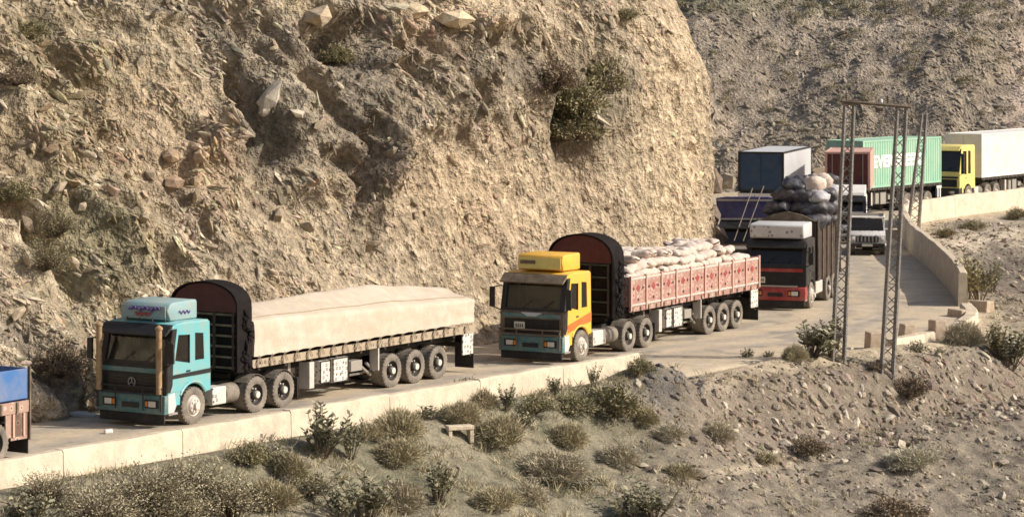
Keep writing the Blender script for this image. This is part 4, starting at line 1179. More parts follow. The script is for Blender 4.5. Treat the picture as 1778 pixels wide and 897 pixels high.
def tractor_rear(T, fx, tandem, hw, front_rim='rim_white', rim='rim_dark', end=-6.6, r=.52):
    axle(T, fx, hw, r, False, front_rim, True)
    for a in tandem: axle(T, a, hw, r, True, rim)
    mb = MB()
    for sg in (1, -1): mb.box(end, -.25, sg * .38, sg * .48, .72, .95)
    mb.build('tractor_chassis', M['chassis'], T)
    mb = MB(); mb.box(tandem[-1] - .3, tandem[0] + .3, -.4, .4, .96, 1.12); mb.build('fifth_wheel', M['chassis'], T, bevel=.03)
    # fuel tank, battery box and air bottles between the axles
    a0, a1 = fx - .85, tandem[0] + .72
    for sg in (1, -1):
        m = (a0 + a1) / 2
        mb = MB(); mb.box(m - .02, a0 - .06, sg * (hw - .52), sg * (hw - .04), .42, .92); mb.build('battery_box', M['art_white'], T, bevel=.03)
        mb = MB(); mb.lathe([(.001, 0), (.27, 0), (.29, .03), (.29, abs(m - a1) - .12), (.27, abs(m - a1) - .09), (.001, abs(m - a1) - .09)], (a1 + .02, sg * (hw - .32), .66), 'x', 16); mb.build('fuel_tank', M['guard'], T, smooth=40)
        # cranked mudguards over the drive wheels
        for a in tandem:
            mb = MB()
            for i in range(6):
                t0, t1 = math.radians(40 + 100 * i / 6), math.radians(40 + 100 * (i + 1) / 6)
                R = r + .07
                v = [(a + R * math.cos(t), sg * y, r + R * math.sin(t)) for t in (t0, t1) for y in (hw - .5, hw - .02)]
                v += [(a + (R + .012) * math.cos(t), sg * y, r + (R + .012) * math.sin(t)) for t in (t0, t1) for y in (hw - .5, hw - .02)]
                mb.add(v, [(0, 1, 3, 2), (4, 6, 7, 5), (0, 2, 6, 4), (1, 5, 7, 3), (0, 4, 5, 1), (2, 3, 7, 6)])
            mb.build('mudguard', M['guard'], T)
        mb = MB(); mb.box(tandem[-1] - .72, tandem[-1] - .69, sg * .6, sg * (hw - .02), .18, .80); mb.build('mud_flap', M['rubber'], T)

def place(corner, heading, hw=1.2):
    """origin (front centre) from the near front corner, which is the vehicle's own left"""
    h = Vector(heading).normalized(); left = Vector((-h.y, h.x, 0))
    o = Vector((corner[0], corner[1], corner[2] if len(corner) > 2 else 0)) - left * hw
    return o, math.atan2(h.y, h.x)
def local_to_world(T, p):
    c, s = math.cos(T.rotation_euler.z), math.sin(T.rotation_euler.z)
    return Vector((T.location.x + p[0] * c - p[1] * s, T.location.y + p[0] * s + p[1] * c, T.location.z + p[2]))
HEAD1 = (-0.528, -0.849, 0)

# --- the teal lorry ---
o, rz = place((-9.70, 79.6), HEAD1)
T1 = empty('articulated_lorry', o, rz, 'teal cabbed articulated lorry with arched headboard and flat trailer under cream tarpaulin', 'lorry', 'lorries queuing on the mountain road')
cab(T1, 'teal', 'teal', band='black', bumper_pm='teal_shaded', front_pm='chassis', posts='wood', emblem=True)  # near-black front panel: shade of the front put into its colour
mb = MB(); mb.box(-1.2, -.5, 1.215, 1.222, 1.55, 1.80); 
rb = roof_box(T1, -.75, -1.95, .84, 2.93, 3.45, 'teal_pale', 'teal_pale', lean=.45)
pts = []
for i in range(26):
    y = .62 - 1.1 * i / 25
    pts.append((-.75 + .235, y, 3.27 + .045 * math.sin(i * 1.9) + .03 * math.sin(i * .7)))
squiggle(rb, 'purple_script', 'script_purple', pts, .026)
pts = [(-.75 + .24, .30 - .55 * i / 12, 3.12 + .05 * math.sin(i * 1.7)) for i in range(13)]
squiggle(rb, 'red_script', 'script_red', pts, .026)
pts = [(-1.1 - .5 * i / 12, .858, 3.15 + .05 * math.sin(i * 1.6)) for i in range(13)]
squiggle(rb, 'side_script', 'script_purple', pts, .016)
mb = MB()
for i in range(5): mb.tube((-.42, -.9 + i * .45, 2.93), (-.42, -.9 + i * .45, 3.05), .03, .01, n=6)
mb.build('roof_horn', M['black'], T1)
tractor_rear(T1, -1.34, [-4.28, -5.62], 1.2)
crown_board(T1, -3.30, -4.00, 1.24, 1.25, 3.08, 3.84, 'brown', 'maroon', 'dark_cloth')
trailer(T1, -4.02, -16.0, 1.25, 1.36, [-11.25, -12.57, -13.88], box_x=(6.9, 9.6), rim='rim_dark')
def tarp_load(T):
    Tp = empty('tarpaulin', T.location, T.rotation_euler.z, 'cream tarpaulin stretched over the ridged load of the teal lorry', 'tarpaulin')
    nx, ny = 90, 40
    V = []; 
    for i in range(nx):
        f = i / (nx - 1); x = -4.05 - 11.85 * f
        eave = 2.66 - .30 * f; ridge = 2.96 + .16 * math.sin(min(f * 1.35, 1) * math.pi * .62) - 0.62 * max(0, f - .66) / .34 * .62
        if f > .72: ridge = max(ridge, eave + .04)
        for j in range(ny):
            t = j / (ny - 1)
            # across: down one side, over the ridge, down the other
            if t < .25: y, z = 1.28, 1.62 + (eave - 1.62) * t / .25
            elif t > .75: y, z = -1.28, 1.62 + (eave - 1.62) * (1 - t) / .25
            else:
                q = (t - .25) / .5; y = 1.28 - 2.56 * q; z = eave + (ridge - eave) * (1 - abs(2 * q - 1)) ** 1.0
            V.append((x, y, z))
    V = np.array(V)
    w = .022 * fbm(V[:, 0] * .7, V[:, 2] * 3.5, V[:, 1] * .9, 4) + .014 * ridged(V[:, 0] * .35 + V[:, 2] * .5, V[:, 2] * .8, V[:, 1] * 1.2, 3)
    pull = .03 * np.abs(np.sin(V[:, 0] * math.pi / .62)) * np.clip((2.0 - V[:, 2]) / .4, 0, 1)
    sag = .012 * np.sin(V[:, 0] * 2.1) * np.clip((V[:, 2] - 1.6), 0, 1)
    sg = np.sign(V[:, 1])
    V[:, 1] += sg * (w * np.clip((2.8 - V[:, 2]) * 2, 0, 1)); V[:, 2] += w * .7 + sag + pull
    idx = np.arange(nx * ny).reshape(nx, ny)
    F = np.stack([idx[:-1, :-1], idx[1:, :-1], idx[1:, 1:], idx[:-1, 1:]], -1).reshape(-1, 4)
    mesh_np('sheet', V, F, M['canvas'], Tp, smooth=True)
    # end sheets
    for (row, nm) in ((0, 'end_sheet'), (nx - 1, 'end_sheet')):
        ring = [tuple(V[row * ny + j]) for j in range(ny)]
        mb = MB(); mb.add(ring, [tuple(range(ny))]); mb.build(nm, M['canvas'], Tp)
    mb = MB()
    for sg2 in (1, -1):
        for k in range(19):
            x = -4.3 - k * .62
            mb.tube((x, sg2 * 1.30, 1.66), (x + .16, sg2 * 1.29, 1.40), .012, n=5); mb.tube((x, sg2 * 1.30, 1.66), (x - .16, sg2 * 1.29, 1.40), .012, n=5)
    mb.build('lashing_rope', M['rope'], Tp, kind='stuff')
    mb = MB()
    for i in range(0, nx - 1, 1):
        a = V[i * ny + 12]; b = V[(i + 1) * ny + 12]
        mb.tube(a + np.array((0, 0.01, .012)), b + np.array((0, 0.01, .012)), .014, n=5)
    mb.build('seam_rope', M['rope'], Tp)
tarp_load(T1)

# --- the yellow lorry ---
HEAD2 = (-0.488, -0.873, 0)
o, rz = place((1.66, 95.0), HEAD2)
T2 = empty('articulated_lorry', o, rz, 'orange yellow cabbed articulated lorry with red painted side boards and white sacks', 'lorry', 'lorries queuing on the mountain road')
cab(T2, 'yellow', 'yellow', bumper_pm='teal_shaded', front_pm='brown', plate_at=(-.45, 1.26), visor='brown', bull='brown', roof=2.98)  # brown front panel and visor carry the front's shade in their colour
for sg in (1, -1):
    fn = lambda u, v, t, sg=sg: (-.12 - u, sg * t, v)
    mb = MB(); mb.prism([(0.25, 1.02), (0.25, 1.30), (.9, 1.42), (1.96, 1.62), (1.96, 1.30), (1.2, 1.22)], fn, 1.2165, 1.2205); mb.build('painted_flash', M['orange'], T2)
mb = MB(); mb.prism([(-.42, 1.70), (.42, 1.70), (.16, 1.58), (-.16, 1.58)], lambda u, v, t: (t, u, v), -.10, -.07); mb.build('front_badge', M['grey_white'], T2)
rb = roof_box(T2, -.75, -1.95, .86, 3.06, 3.60, 'lemon', 'yellow', lean=.3)
mb = MB(); mb.box(-.72, -.60, -.72, -.15, 3.28, 3.40); mb.build('sign_strip', M['brown'], rb)
tractor_rear(T2, -1.42, [-4.95, -6.30], 1.2, end=-7.2)
crown_board(T2, -3.55, -4.45, 1.26, 1.25, 3.25, 4.12, 'dark_green', 'maroon', 'dark_cloth', rows=4)
trailer(T2, -4.9, -15.8, 1.25, 1.40, [-11.45, -12.65, -13.85], box_x=(7.3, 9.9), rail_pm='art_red', rail_h=.16, rim='rim_dark', rear_panel='art_white')
def side_boards(T, x0, x1, hw, z0, z1, n, pm, stake):
    L = (x0 - x1) / n
    for sg in (1, -1):
        for i in range(n):
            a = x0 - i * L
            mb = MB(); mb.box(a - L + .05, a - .05, sg * (hw - .04), sg * hw, z0, z1); b = mb.build('side_board', M[pm], T)
            mb = MB(); y0, y1 = sg * (hw + .001), sg * (hw + .02)
            mb.box(a - L + .06, a - .06, y0, y1, z0 + .03, z0 + .09); mb.build('board_trim', M['rim_white'], b)
            mb = MB(); mb.box(a - L + .06, a - .06, y0, y1, z1 - .10, z1 - .03); mb.build('board_trim', M['rim_white'], b)
        for i in range(n):
            a = x0 - (i + .5) * L
            for (dx, dz, rr, mt) in ((0, .60, .13, 'red'), (-.36, .60, .06, 'maroon'), (.36, .60, .06, 'maroon'), (0, .22, .06, 'maroon')):
                mb = MB(); mb.prism([(a + dx + rr * 1.3 * math.cos(t * math.pi / 2), z0 + (z1 - z0) * dz + rr * math.sin(t * math.pi / 2)) for t in range(4)], lambda u, v, t, sg=sg: (u, sg * t, v), hw + .0005, hw + .012); mb.build('medallion', M[mt], T)
        for i in range(n + 1):
            a = x0 - i * L
            mb = MB(); mb.box(a - .045, a + .045, sg * (hw - .03), sg * (hw + .05), z0 - .12, z1 + .04); mb.build('stake', M[stake], T)
    for (a, b) in ((x0, x0 - .05), (x1 + .05, x1)):
        mb = MB(); mb.box(a - .001, b + .001, -hw + .042, hw - .042, z0, z1); mb.build('end_board', M[pm], T)
side_boards(T2, -4.95, -15.75, 1.25, 1.52, 2.56, 9, 'art_red', 'rust_pale')

# sacks: three shapes, shared
def sack_mesh(sd):
    r = np.random.default_rng(sd); n, m = 14, 10
    V = []
    for i in range(n):
        u = -1 + 2 * i / (n - 1)
        for j in range(m):
            t = 2 * math.pi * j / m
            e = (1 - abs(u) ** 4) ** .5
            cy, cz = math.cos(t), math.sin(t)
            V.append((u * .46, .26 * (abs(cy) ** .7) * math.copysign(1, cy) * (.82 + .18 * e), .13 * (abs(cz) ** .8) * math.copysign(1, cz) * (.15 + .85 * e)))
    V = np.array(V); V += .045 * np.stack([perlin(V[:, 0] * 5 + 9 * k + sd, V[:, 1] * 4, V[:, 2] * 4) for k in range(3)], 1)
    idx = np.arange(n * m).reshape(n, m)
    F = np.stack([idx[:-1], np.roll(idx[:-1], -1, 1), np.roll(idx[1:], -1, 1), idx[1:]], -1).reshape(-1, 4)
    o = mesh_np('sack', V, F, M['sack'], smooth=True); me = o.data
    bpy.data.objects.remove(o)
    return me
SACKS = [sack_mesh(i) for i in range(3)]
ORD = ['first', 'second', 'third', 'fourth', 'fifth', 'sixth', 'seventh', 'eighth', 'ninth', 'tenth', 'eleventh', 'twelfth', 'thirteenth', 'fourteenth', 'fifteenth']
def sack_heap(T):
    k = 0
    for lay in range(3):
        cols = [(.98, .5, 0, -.5, -.98), (.9, .45, 0, -.45, -.9), (.6, .2, -.2, -.6)][lay]
        x = -5.45 - [0, .15, .7][lay]; end = [-15.2, -13.9, -12.8][lay]; row = 0
        while x > end:
            for ci, y in enumerate(cols):
                f = (-x - 5.5) / 9
                top = 2.50 + .25 * lay
                hump = .10 * math.sin(f * 9) + .14 * math.sin(f * 3.0)
                skip = lay == 2 and random.random() < .12
                ry = random.random() < .5
                p = local_to_world(T, (x + random.uniform(-.12, .12), y * (.93 if ry else 1) + random.uniform(-.05, .05), top + (hump if lay > 0 else hump * .5) + random.uniform(-.02, .03)))
                if skip: continue
                o = bpy.data.objects.new('sack', SACKS[k % 3]); COL.objects.link(o)
                o.location = p; o.rotation_euler = (random.uniform(-.22, .22), random.uniform(-.2, .2), T.rotation_euler.z + (math.pi / 2 if ry and abs(y) < .87 else 0) + random.uniform(-.35, .35))
                o.scale = (random.uniform(.85, .98), random.uniform(.88, 1.05), random.uniform(1.0, 1.3))
                tier = ['bottom', 'middle', 'top'][lay]
                where = ['nearest the parapet', 'second from the parapet', 'third from the parapet', 'fourth from the parapet', 'nearest the cliff'][ci]
                tag(o, 'white sack in the %s tier, %s row behind the headboard, %s' % (tier, ORD[row], where), 'sack', 'white sacks heaped on the yellow lorry'); k += 1
            x -= .66; row += 1
    # hidden block under the heap; dark brown paints shade into the sack gaps
    mb = MB(); mb.box(-15.5, -5.2, -1.15, 1.15, 1.46, 2.36); mb.build('load_base', M['brown'], T)
sack_heap(T2)

# --- the lorry ahead, only its tail in view ---
o, rz = place((-17.95, 65.54), HEAD1)
T0 = empty('open_trailer_lorry', o, rz, 'blue sided trailer tail cut off by the picture edge ahead of the teal lorry', 'lorry', 'lorries queuing on the mountain road')
trailer(T0, -.2, -10.2, 1.25, 1.28, [-6.3, -7.6, -8.9], box_x=(1.6, 4.0), rail_pm='art_rust', rail_h=.30, rear_panel='art_rust')
for sg in (1, -1):
    for i in range(5):
        mb = MB(); mb.box(-.25 - i * 1.98, -2.19 - i * 1.98, sg * 1.21, sg * 1.25, 1.58, 2.36); mb.build('side_board', M['blue'], T0, bevel=.012)
        mb = MB(); mb.box(-.2 - i * 1.98, -.27 - i * 1.98, sg * 1.20, sg * 1.27, 1.25, 2.40); mb.build('stake', M['brown'], T0)
    mb = MB(); mb.box(-10.17, -10.22, sg * 1.2, sg * 1.28, .5, 2.40); mb.build('stake', M['brown'], T0)
    mb = MB(); mb.box(-9.3, -10.1, sg * 1.19, sg * 1.23, .62, 1.22); mb.build('painted_panel', M['art_rust'], T0)
    mb = MB(); mb.box(-9.55, -9.62, sg * 1.235, sg * 1.26, .62, 1.22); mb.build('panel_bar', M['rust_pale'], T0)
    mb = MB(); mb.box(-9.95, -10.02, sg * 1.235, sg * 1.26, .62, 1.22); mb.build('panel_bar', M['rust_pale'], T0)
mb = MB(); mb.box(-10.12, -10.16, -1.2, 1.2, 1.335, 2.36); mb.build('tail_board', M['blue'], T0)

# --- the red fronted lorry with a high body ---
HEAD3 = (-0.30, -0.954, 0)
o, rz = place((11.65, 113.7), HEAD3)
T3 = empty('high_bodied_lorry', o, rz, 'black and red fronted lorry with white decorated roof and tall dark wooden body', 'lorry', 'lorries queuing on the mountain road')
cab(T3, 'black', 'chassis', bumper_pm='red', front_pm='black', plate_at=(-.62, 1.20), visor='black', roof=2.78, glass='glass_dark', bull=None)
mb = MB(); mb.box(-.02, .01, -.9, .9, .93, 1.0); mb.build('chrome_strip', M['steel'], T3)
rb = roof_box(T3, -.35, -1.95, 1.1, 2.84, 3.42, 'art_white2', 'grey_white', lean=.25)
axle(T3, -1.40, 1.2, .52, False, 'rim_white', True)
for a in (-4.9, -6.15): axle(T3, a, 1.2)
mb = MB()
for sg in (1, -1): mb.box(-7.25, -.25, sg * .38, sg * .48, .72, .98)
mb.build('chassis', M['chassis'], T3)
for sg in (1, -1):
    mb = MB(); mb.box(-3.9, -2.6, sg * .75, sg * 1.15, .45, .95); mb.build('fuel_tank', M['rim_white'], T3, bevel=.05)
mb = MB(); mb.box(-7.25, -2.5, -1.2, 1.2, 1.02, 1.14); mb.build('deck', M['dark_wood'], T3)
for sg in (1, -1):
    for i in range(5):
        a = -2.5 - i * .95
        mb = MB(); mb.box(a, a - .91, sg * 1.17, sg * 1.21, 1.145, 3.42); mb.build('side_board', M['dark_wood'], T3)
        mb = MB(); mb.box(a + .04, a - .05, sg * 1.2101, sg * 1.27, 1.0, 3.5); mb.build('stake', M['brown'], T3)
    mb = MB(); mb.box(-7.19, -7.27, sg * 1.15, sg * 1.27, 1.0, 3.5); mb.build('stake', M['brown'], T3)
for i in range(6):
    mb = MB(); mb.box(-2.46, -2.42, -1.16, 1.16, 1.16 + i * .38, 1.50 + i * .38); mb.build('front_plank', M['dark_wood'], T3)
mb = MB(); mb.box(-7.14, -7.18, -1.16, 1.16, 1.15, 3.4); mb.build('tail_board', M['dark_wood'], T3)
mb = MB(); mb.prism([(-1.15, 3.43), (1.15, 3.43), (.6, 3.68), (0, 3.8), (-.6, 3.68)], lambda u, v, t: (t, u, v), -2.45, -2.30); mb.build('front_crown', M['brown'], T3)
mb = MB(); mb.box(-7.1, -2.55, -1.12, 1.12, 1.15, 3.2); mb.build('load_base', M['dark_bag'], T3)
def bundle_mesh(sd, mat):
    n, m = 12, 12
    V = []
    for i in range(n):
        u = -1 + 2 * i / (n - 1)
        for j in range(m):
            t = 2 * math.pi * j / m; e = (1 - abs(u) ** 5) ** .5
            V.append((u * .62, .42 * math.cos(t) * e, .36 * math.sin(t) * e))
    V = np.array(V); V += .13 * np.stack([perlin(V[:, 0] * 3.2 + 9 * k + sd, V[:, 1] * 3.2, V[:, 2] * 3.2) for k in range(3)], 1)
    idx = np.arange(n * m).reshape(n, m)
    F = np.stack([idx[:-1], np.roll(idx[:-1], -1, 1), np.roll(idx[1:], -1, 1), idx[1:]], -1).reshape(-1, 4)
    o = mesh_np('bundle', V, F, M[mat], smooth=True); me = o.data; bpy.data.objects.remove(o); return me
BUN = {m: [bundle_mesh(10 + i, m) for i in range(2)] for m in ('dark_bag', 'grey_bag', 'sack')}
def bundles(T):
    lay = [(4.12, ((-.8, 'd'), (0, 'd'), (.8, 'd'))), (4.66, ((-.85, 'd'), (-.05, 'd'), (.78, 'd'))), (5.18, ((-.6, 'd'), (.2, 'd'), (.95, 'g'))), (5.62, ((-.2, 'd'), (.65, 's')))]
    k = 0
    for li, (z, row) in enumerate(lay):
        for r in range(3):
            for ci, (y, c) in enumerate(row):
                if li >= 2 and r > 0 and random.random() < .35: c = random.choice('gddd')
                if li < 2 and r > 0 and ci < 2 and li < 1: continue      # buried in the load
                mt = {'d': 'dark_bag', 'g': 'grey_bag', 's': 'sack'}[c]
                x = -3.1 - r * 1.28 - li * .18 + random.uniform(-.1, .1)
                o = bpy.data.objects.new('bundle', BUN[mt][k % 2]); COL.objects.link(o)
                o.location = local_to_world(T, (x, y * .88 + .22 + random.uniform(-.06, .06), z - .80 + random.uniform(-.04, .04)))
                o.rotation_euler = (random.uniform(-.35, .35), random.uniform(-.25, .25), T.rotation_euler.z + math.pi / 2 + random.uniform(-.5, .5)); o.scale = (random.uniform(.8, 1.12), random.uniform(.85, 1.2), random.uniform(.75, 1.05))
                side = ['cliff side', 'middle', 'valley side'][ci] if len(row) == 3 else ['cliff side', 'valley side'][ci]
                lab = '%s bundle on the red fronted lorry, %s tier up, %s row back, %s' % ({'d': 'dark', 'g': 'grey', 's': 'white'}[c], ORD[li], ORD[r], side)
                tag(o, lab, 'bundle', 'bundles piled on the red fronted lorry'); k += 1
bundles(T3)

# --- lorry with the purple-blue crest, beside the cliff corner ---
o, rz = place((11.55, 126.0), (-0.10, -0.995, 0))
T4 = empty('crested_lorry', o, rz, 'dark lorry with wide purple blue crest board beside the cliff corner', 'lorry', 'lorries queuing on the mountain road')
cab(T4, 'brown', 'chassis', bumper_pm='grey_white', front_pm='brown', roof=2.72, glass='glass_dark', bull=None)
mb = MB(); mb.prism([(-1.32, 2.86), (1.32, 2.86), (1.36, 3.74), (0.9, 3.80), (-.9, 3.80), (-1.36, 3.74)], lambda u, v, t: (t, u, v), -.9, -.55); cr = mb.build('crest_board', M['purple'], T4, bevel=.03)
mb = MB(); mb.box(-.549, -.53, -1.3, 1.3, 3.62, 3.70); mb.build('crest_trim', M['steel'], cr)
mb = MB(); mb.box(-.55, -.42, -1.15, 1.15, 2.80, 2.858); mb.build('crest_foot', M['steel'], T4)
axle(T4, -1.4, 1.2, .52, False, 'rim_white', True)
for a in (-5.2, -6.5): axle(T4, a, 1.2)
mb = MB()
for sg in (1, -1): mb.box(-8, -.25, sg * .38, sg * .48, .72, .98)
mb.build('chassis', M['chassis'], T4)
mb = MB(); mb.box(-8, -2.4, -1.2, 1.2, 1.0, 1.12); mb.build('deck', M['dark_wood'], T4)
for sg in (1, -1):
    for i in range(5):
        a = -2.4 - i * 1.12
        mb = MB(); mb.box(a, a - 1.08, sg * 1.17, sg * 1.21, 1.125, 2.4); mb.build('side_board', M['dark_wood'], T4)
Tq = empty('tarpaulin_load', T4.location, T4.rotation_euler.z, 'dark brown covered load behind the purple blue crest board', 'load')
mb = MB(); mb.prism([(-1.14, 1.14), (1.14, 1.14), (1.18, 2.6), (.95, 3.15), (.3, 3.42), (-.3, 3.42), (-.95, 3.15), (-1.18, 2.6)], lambda u, v, t: (t, u, v), -7.8, -2.45); mb.build('cover', M['dark_wood'], Tq, bevel=.08, smooth=50)
mb = MB()
for k in range(6): mb.tube((-2.9 - k * .9, 1.19, 2.4), (-3.3 - k * .9, 1.2, 1.3), .02, n=5)
mb.build('lashing_rope', M['rope'], Tq, kind='stuff')
mb = MB()
mb.tube((-.56, .35, 3.9), (-2.8, 1.0, 1.6), .02); mb.tube((-.5, .25, 4.2), (.03, -.55, 1.9), .022); mb.tube((-.5, .75, 4.3), (.03, -.15, 1.9), .022)
mb.build('stay_rope', M['steel'], T4)

# --- containers ---
def container(name, T, x0, x1, hw, z0, h, side, end, label, cat='container', door_front=False, letters=None, top=None, frame=None):
    C = empty(name, T.location, T.rotation_euler.z, label, cat)
    z1 = z0 + h
    for sg in (1, -1):                                   # corrugated sides
        poly = []; n = int((x0 - x1 - .24) / .28); st = (x0 - x1 - .24) / n
        for i in range(n):
            a = x0 - .12 - i * st
            poly += [(a, 0), (a - st * .32, 0), (a - st * .5, .035), (a - st * .82, .035)]
        poly.append((x1 + .12, 0))
        mb = MB(); v = []
        for (x, d) in poly: v += [(x, sg * (hw - .045 + (.035 - d)), z0 + .13), (x, sg * (hw - .045 + (.035 - d)), z1 - .10)]
        f = [(2 * i, 2 * i + 2, 2 * i + 3, 2 * i + 1) for i in range(len(poly) - 1)]
        mb.add(v, f); s = mb.build('side_panel', M[side], C)
        if letters and sg == 1:
            cu = bpy.data.curves.new('lettering', 'FONT'); cu.body = letters[0]; cu.size = letters[1]; cu.extrude = .004; cu.align_x = 'CENTER'; cu.align_y = 'CENTER'; cu.offset = .05; cu.space_character = 1.02
            fo = bpy.data.objects.new('lettering', cu); COL.objects.link(fo)
            dg = bpy.context.evaluated_depsgraph_get(); me = bpy.data.meshes.new_from_object(fo.evaluated_get(dg)); bpy.data.objects.remove(fo)
            lo = bpy.data.objects.new('lettering', me); COL.objects.link(lo); me.materials.clear(); me.materials.append(M['letter'])
            lo.parent = s; lo.location = (letters[2], hw - .002, letters[3]); lo.rotation_euler = (math.radians(90), 0, math.radians(180)); lo.scale = (letters[4], 1, 1)
    mb = MB()
    for sg in (1, -1):
        mb.box(x1, x0, sg * (hw - .07), sg * hw, z0, z0 + .128); mb.box(x1, x0, sg * (hw - .07), sg * hw, z1 - .098, z1)
        mb.box(x0 - .12, x0, sg * (hw - .12), sg * (hw + .002), z0 + .13, z1 - .10); mb.box(x1, x1 + .12, sg * (hw - .12), sg * (hw + .002), z0 + .13, z1 - .10)
    for x in (x0 - .10, x1):
        mb.box(x, x + .10, -hw + .072, hw - .072, z0, z0 + .128); mb.box(x, x + .10, -hw + .072, hw - .072, z1 - .098, z1)
    mb.build('frame', M[frame or side], C)
    mb = MB(); mb.box(x1 + .03, x0 - .03, -hw + .07, hw - .07, z1 - .05, z1 - .02); mb.build('roof', M[top or side], C)
    for x, sg in ((x0, 1), (x1, -1)):
        for yy in (1, -1):
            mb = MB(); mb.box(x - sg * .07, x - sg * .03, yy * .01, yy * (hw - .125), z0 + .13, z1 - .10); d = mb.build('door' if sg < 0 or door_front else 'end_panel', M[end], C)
            if sg < 0 or door_front:
                mb = MB()
                for q in (.28, .8): mb.tube((x - sg * .02, yy * q, z0 + .14), (x - sg * .02, yy * q, z1 - .11), .018, n=6)
                mb.build('locking_bar', M['steel'], d)
    return C

# navy container seen from its doors
o, rz = place((14.25, 150.0, 0.35), (-0.27, -0.963, 0))
T5 = empty('container_trailer', o, rz, 'skeletal trailer end carrying the navy fronted container', 'trailer', 'lorries queuing on the mountain road')
trailer(T5, 0, -8.7, 1.22, 2.05 + .15, [-5.4, -6.6, -7.8], box_x=(4, 6), rail_pm='chassis', rail_h=.16, boxes=None, legs=False)
mb = MB(); mb.box(.03, .12, -1.18, 1.18, 2.09, 2.30); mb.build('front_beam', M['white'], T5)
mb = MB(); mb.box(.04, .10, -1.15, -1.05, 1.1, 2.08); mb.box(.04, .10, 1.05, 1.15, 1.1, 2.08); mb.box(.04, .10, -1.04, 1.04, 1.1, 1.2); mb.build('front_frame', M['steel'], T5)
mb = MB(); mb.box(-.6, .03, -1.0, 1.0, 0.7, 2.2); mb.build('cab_back', M['chassis'], T5, bevel=.1)
axle(T5, -.6, 1.2); axle(T5, -1.9, 1.2)
container('shipping_container', T5, 0, -8.6, 1.22, 2.36, 2.12, 'grey_white', 'navy', 'navy ended shipping container with grey white sides beside the bundles', top='grey_white', frame='chassis')

# rust container lorry with a white cab
o, rz = place((18.35, 147.0, 0.22), (-0.16, -0.987, 0))
T6 = empty('container_lorry', o, rz, 'white cabbed lorry with sloping pale roof under the rust red container', 'lorry', 'lorries queuing on the mountain road')
cab(T6, 'grey_white', 'white', bumper_pm='grey_white', front_pm='grey_white', roof=2.45, glass='glass_dark', bull=None, hw=1.05, screen_base=1.55, corner='grey_white')
mb = MB(); mb.prism([(-.35, 2.47), (-.42, 2.62), (-1.9, 2.95), (-2.05, 2.95), (-2.05, 2.49)], lambda u, v, t: (u, t, v), -1.0, 1.0); mb.build('roof_fairing', M['white'], T6, bevel=.02)
axle(T6, -1.42, 1.05, .45, False, 'rim_white', True)
for a in (-6.0, -7.2): axle(T6, a, 1.05, .48)
mb = MB()
for sg in (1, -1): mb.box(-9.2, -.25, sg * .38, sg * .48, .75, 1.3)
mb.box(-9.2, -2.6, -1.0, 1.0, 1.3, 1.42); mb.build('chassis', M['chassis'], T6)
mb = MB(); mb.box(-9.2, -2.6, -1.1, 1.1, 2.5, 2.62)
for x in (-2.7, -5, -7, -9.1):
    for sg in (1, -1): mb.box(x - .06, x + .06, sg * .9, sg * 1.0, 1.42, 2.5)
mb.build('support_frame', M['chassis'], T6)
container('shipping_container', T6, -2.7, -8.8, 1.18, 2.62, 2.0, 'rust_pale', 'maroon', 'rust red shipping container with front coloured dark as shade before the green one', door_front=True)  # maroon doors: shade on the front put into their colour

